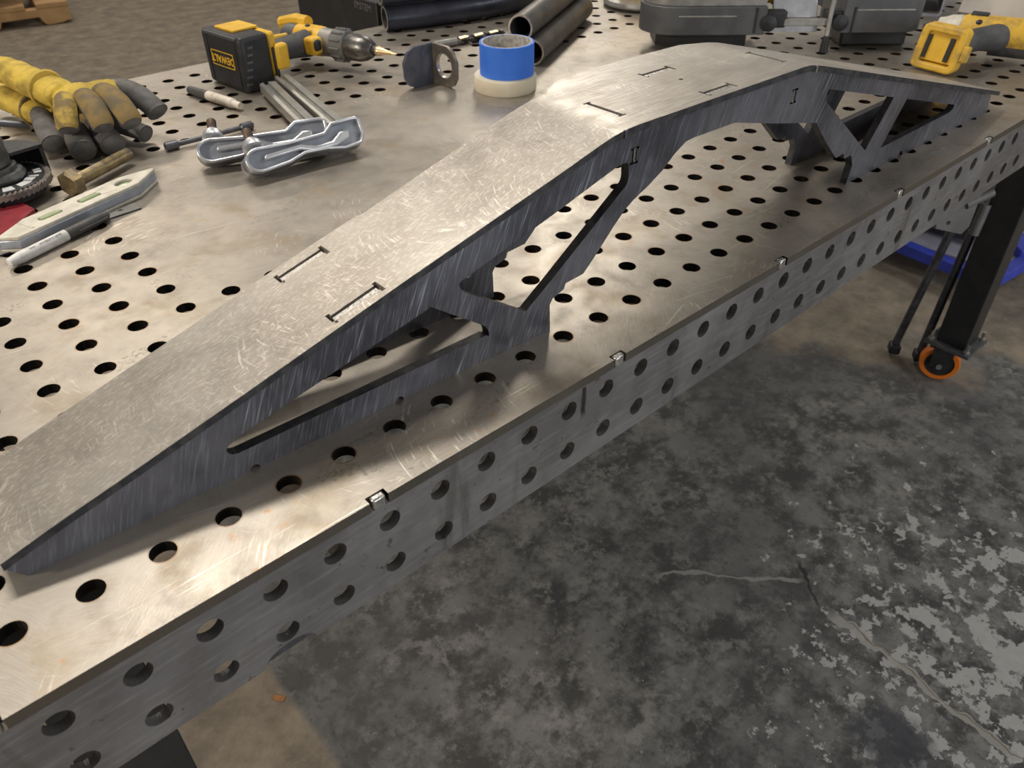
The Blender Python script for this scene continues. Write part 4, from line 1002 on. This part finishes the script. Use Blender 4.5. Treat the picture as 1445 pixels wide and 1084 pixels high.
# beige board, square tube, sander, black box at the back
bd_ = MB().box((0, 0, 0), (.35, 5.6, 2.6), (0, .55, 0)).out('beige_board', 'beige', None, (41.2, 3.2, 1.30), (0, 0, .15), bevel=.04)
tag(bd_, 'plain beige board leaning behind the yellow impact wrench', 'board')
sq = thing('square_tube', 'short dark square steel tube with bright open end at the back corner', 'tube', (39.6, 7.0, 0), .45)
MB().prism(rrect(-.62, 0, .62, 1.24, .14), 0, 4, YZ, [rrect(-.53, .09, .53, 1.15, .1)]).out('tube_wall', 'greyb', sq)
MB().prism(rrect(-.62, 0, .62, 1.24, .14), -.03, .0, YZ, [rrect(-.53, .09, .53, 1.15, .1)]).out('cut_rim', 'lav', sq)
sn = thing('palm_sander', 'yellow topped sander with flat grey base at the back left of the band saw', 'sander', (32.0, 17.0, 0), -.6)
MB().lathe([(1.7, .12), (1.75, .2), (1.7, .34), (1.2, .42)], segs=36).out('base_plate', 'gearbox', sn)
MB().lathe([(1.65, 0), (1.7, .05), (1.65, .12)], segs=36).out('pad', 'blackp', sn)
MB().lathe([(1.1, .40), (1.15, .6), (1.0, 1.6), (.6, 2.0)], segs=28).out('housing', 'yellow', sn)
cl_ = MB().box((0, 0, 0), (3.4, 1.2, .9)).out('clamped_bar', 'beige', None, (35.0, 19.2, .46), (0, 0, -.5), bevel=.05)
tag(cl_, 'pale metal bar lying at the back edge beyond the pipes', 'bar')

# ------------------------------------------------------------------ pallet and sack on the far floor
PZ = FZ
ang = math.atan2(115.3 - 116.9, 33.0 - 24.2)
pa = thing('wooden_pallet', 'pale wooden pallet on the floor in the far left corner', 'pallet', (33.0, 115.3, PZ), ang)
def stringer(y):
    pts = [(-48, 0), (-38.5, 0), (-38.0, 1.05), (-30, 1.05), (-29.5, 0), (-9.2, 0), (-8.6, .2), (-8.3, .95), (-3.8, 1.05), (-3.3, .1), (-2.6, 0), (-1.2, .1), (-.6, .3), (0, .35), (0, 2.0), (-48, 2.0)]
    MB().prism(pts, y, y + 1.5, lambda a, b, h: (a, h, b)).out('stringer', 'wood', pa, bevel=.08)
stringer(0); stringer(18.5); stringer(37)
for k in range(10):
    MB().box((-1.9 - 4.95 * k, 19.25, 2.32), (3.5 if k else 3.8, 38.6, .62)).out('deck_board', 'wood', pa, bevel=.08)
for k in range(4): MB().box((-2 - 14.6 * k, 19.25, -.0 + .18), (3.4, 35, .36)).out('bottom_board', 'wood', pa)
sk = MB(); sk.ball((0, 0, 5.2), (13, 9, 5.2), 24)
so = sk.out('grey_sack', 'sack', None, (20.5, 125.5, PZ + 2.66)); tag(so, 'bulging dark grey sack lying on the pallet', 'sack')
pc = MB().lathe([(.5, 0), (.55, .1), (.5, .9), (.3, 1)], segs=14).out('purple_cap', 'purple', None, (20.6, 28.3, FZ + 0.0)); tag(pc, 'small purple cap on the floor behind the drill', 'cap')

# ------------------------------------------------------------------ blue frame under the far end of the table
bc = thing('blue_cart', 'blue steel cart frame standing on the floor beyond the right table leg', 'cart', (50.1, 2.9, FZ))
O = Vector((50.1, 2.9, FZ))
def bar(a, b, s=.75, m='bluem', n='frame_bar'):
    a = Vector(a) - O; b = Vector(b) - O; d = b - a; L = d.length; ang = math.atan2(d.y, d.x)
    return MB().box((0, 0, 0), (L, s, s), (0, -math.asin(d.z / L), ang)).out(n, m, bc, tuple((a + b) / 2), bevel=.06)
bz = -16.0
bar((50.12, 2.91, bz), (58.5, 2.0, bz)); bar((50.12, 2.91, bz), (51.3, 17.5, bz)); bar((51.3, 17.5, bz), (60, 16.6, bz)); bar((58.5, 2.0, bz), (60, 16.6, bz))
bar((54.6, 2.4, bz), (56.0, 4.2, bz + .1), 1.4)
MB().box((0, 0, 0), (7.6, 13.6, .15), (0, 0, .08)).out('shelf_pan', 'lav', bc, (54.9 - O.x, 9.9 - O.y, bz + .05 - O.z))
for x, y in ((50.3, 3.2), (58.3, 2.4), (51.4, 17.2), (59.8, 16.4)):
    MB().box((0, 0, 0), (.6, .6, 1.3)).out('cart_foot', 'bluem', bc, (x - O.x, y - O.y, .65), bevel=.05)
fp = MB().box((0, 0, 0), (.42, .2, .03), (0, 0, -.9)).out('orange_scrap', 'scrap', None, (4.85, 8.5, FZ + .03)); tag(fp, 'tiny orange scrap lying on the floor below the bitten table edge', 'scrap')
dk = MB().box((0, 0, 0), (5.5, 9.5, 7.2), (0, 0, .08)).out('dark_case', 'black', None, (55.6, 10.6, bz + 4.05), bevel=.2); tag(dk, 'big dark case standing on the blue cart under the table', 'case')
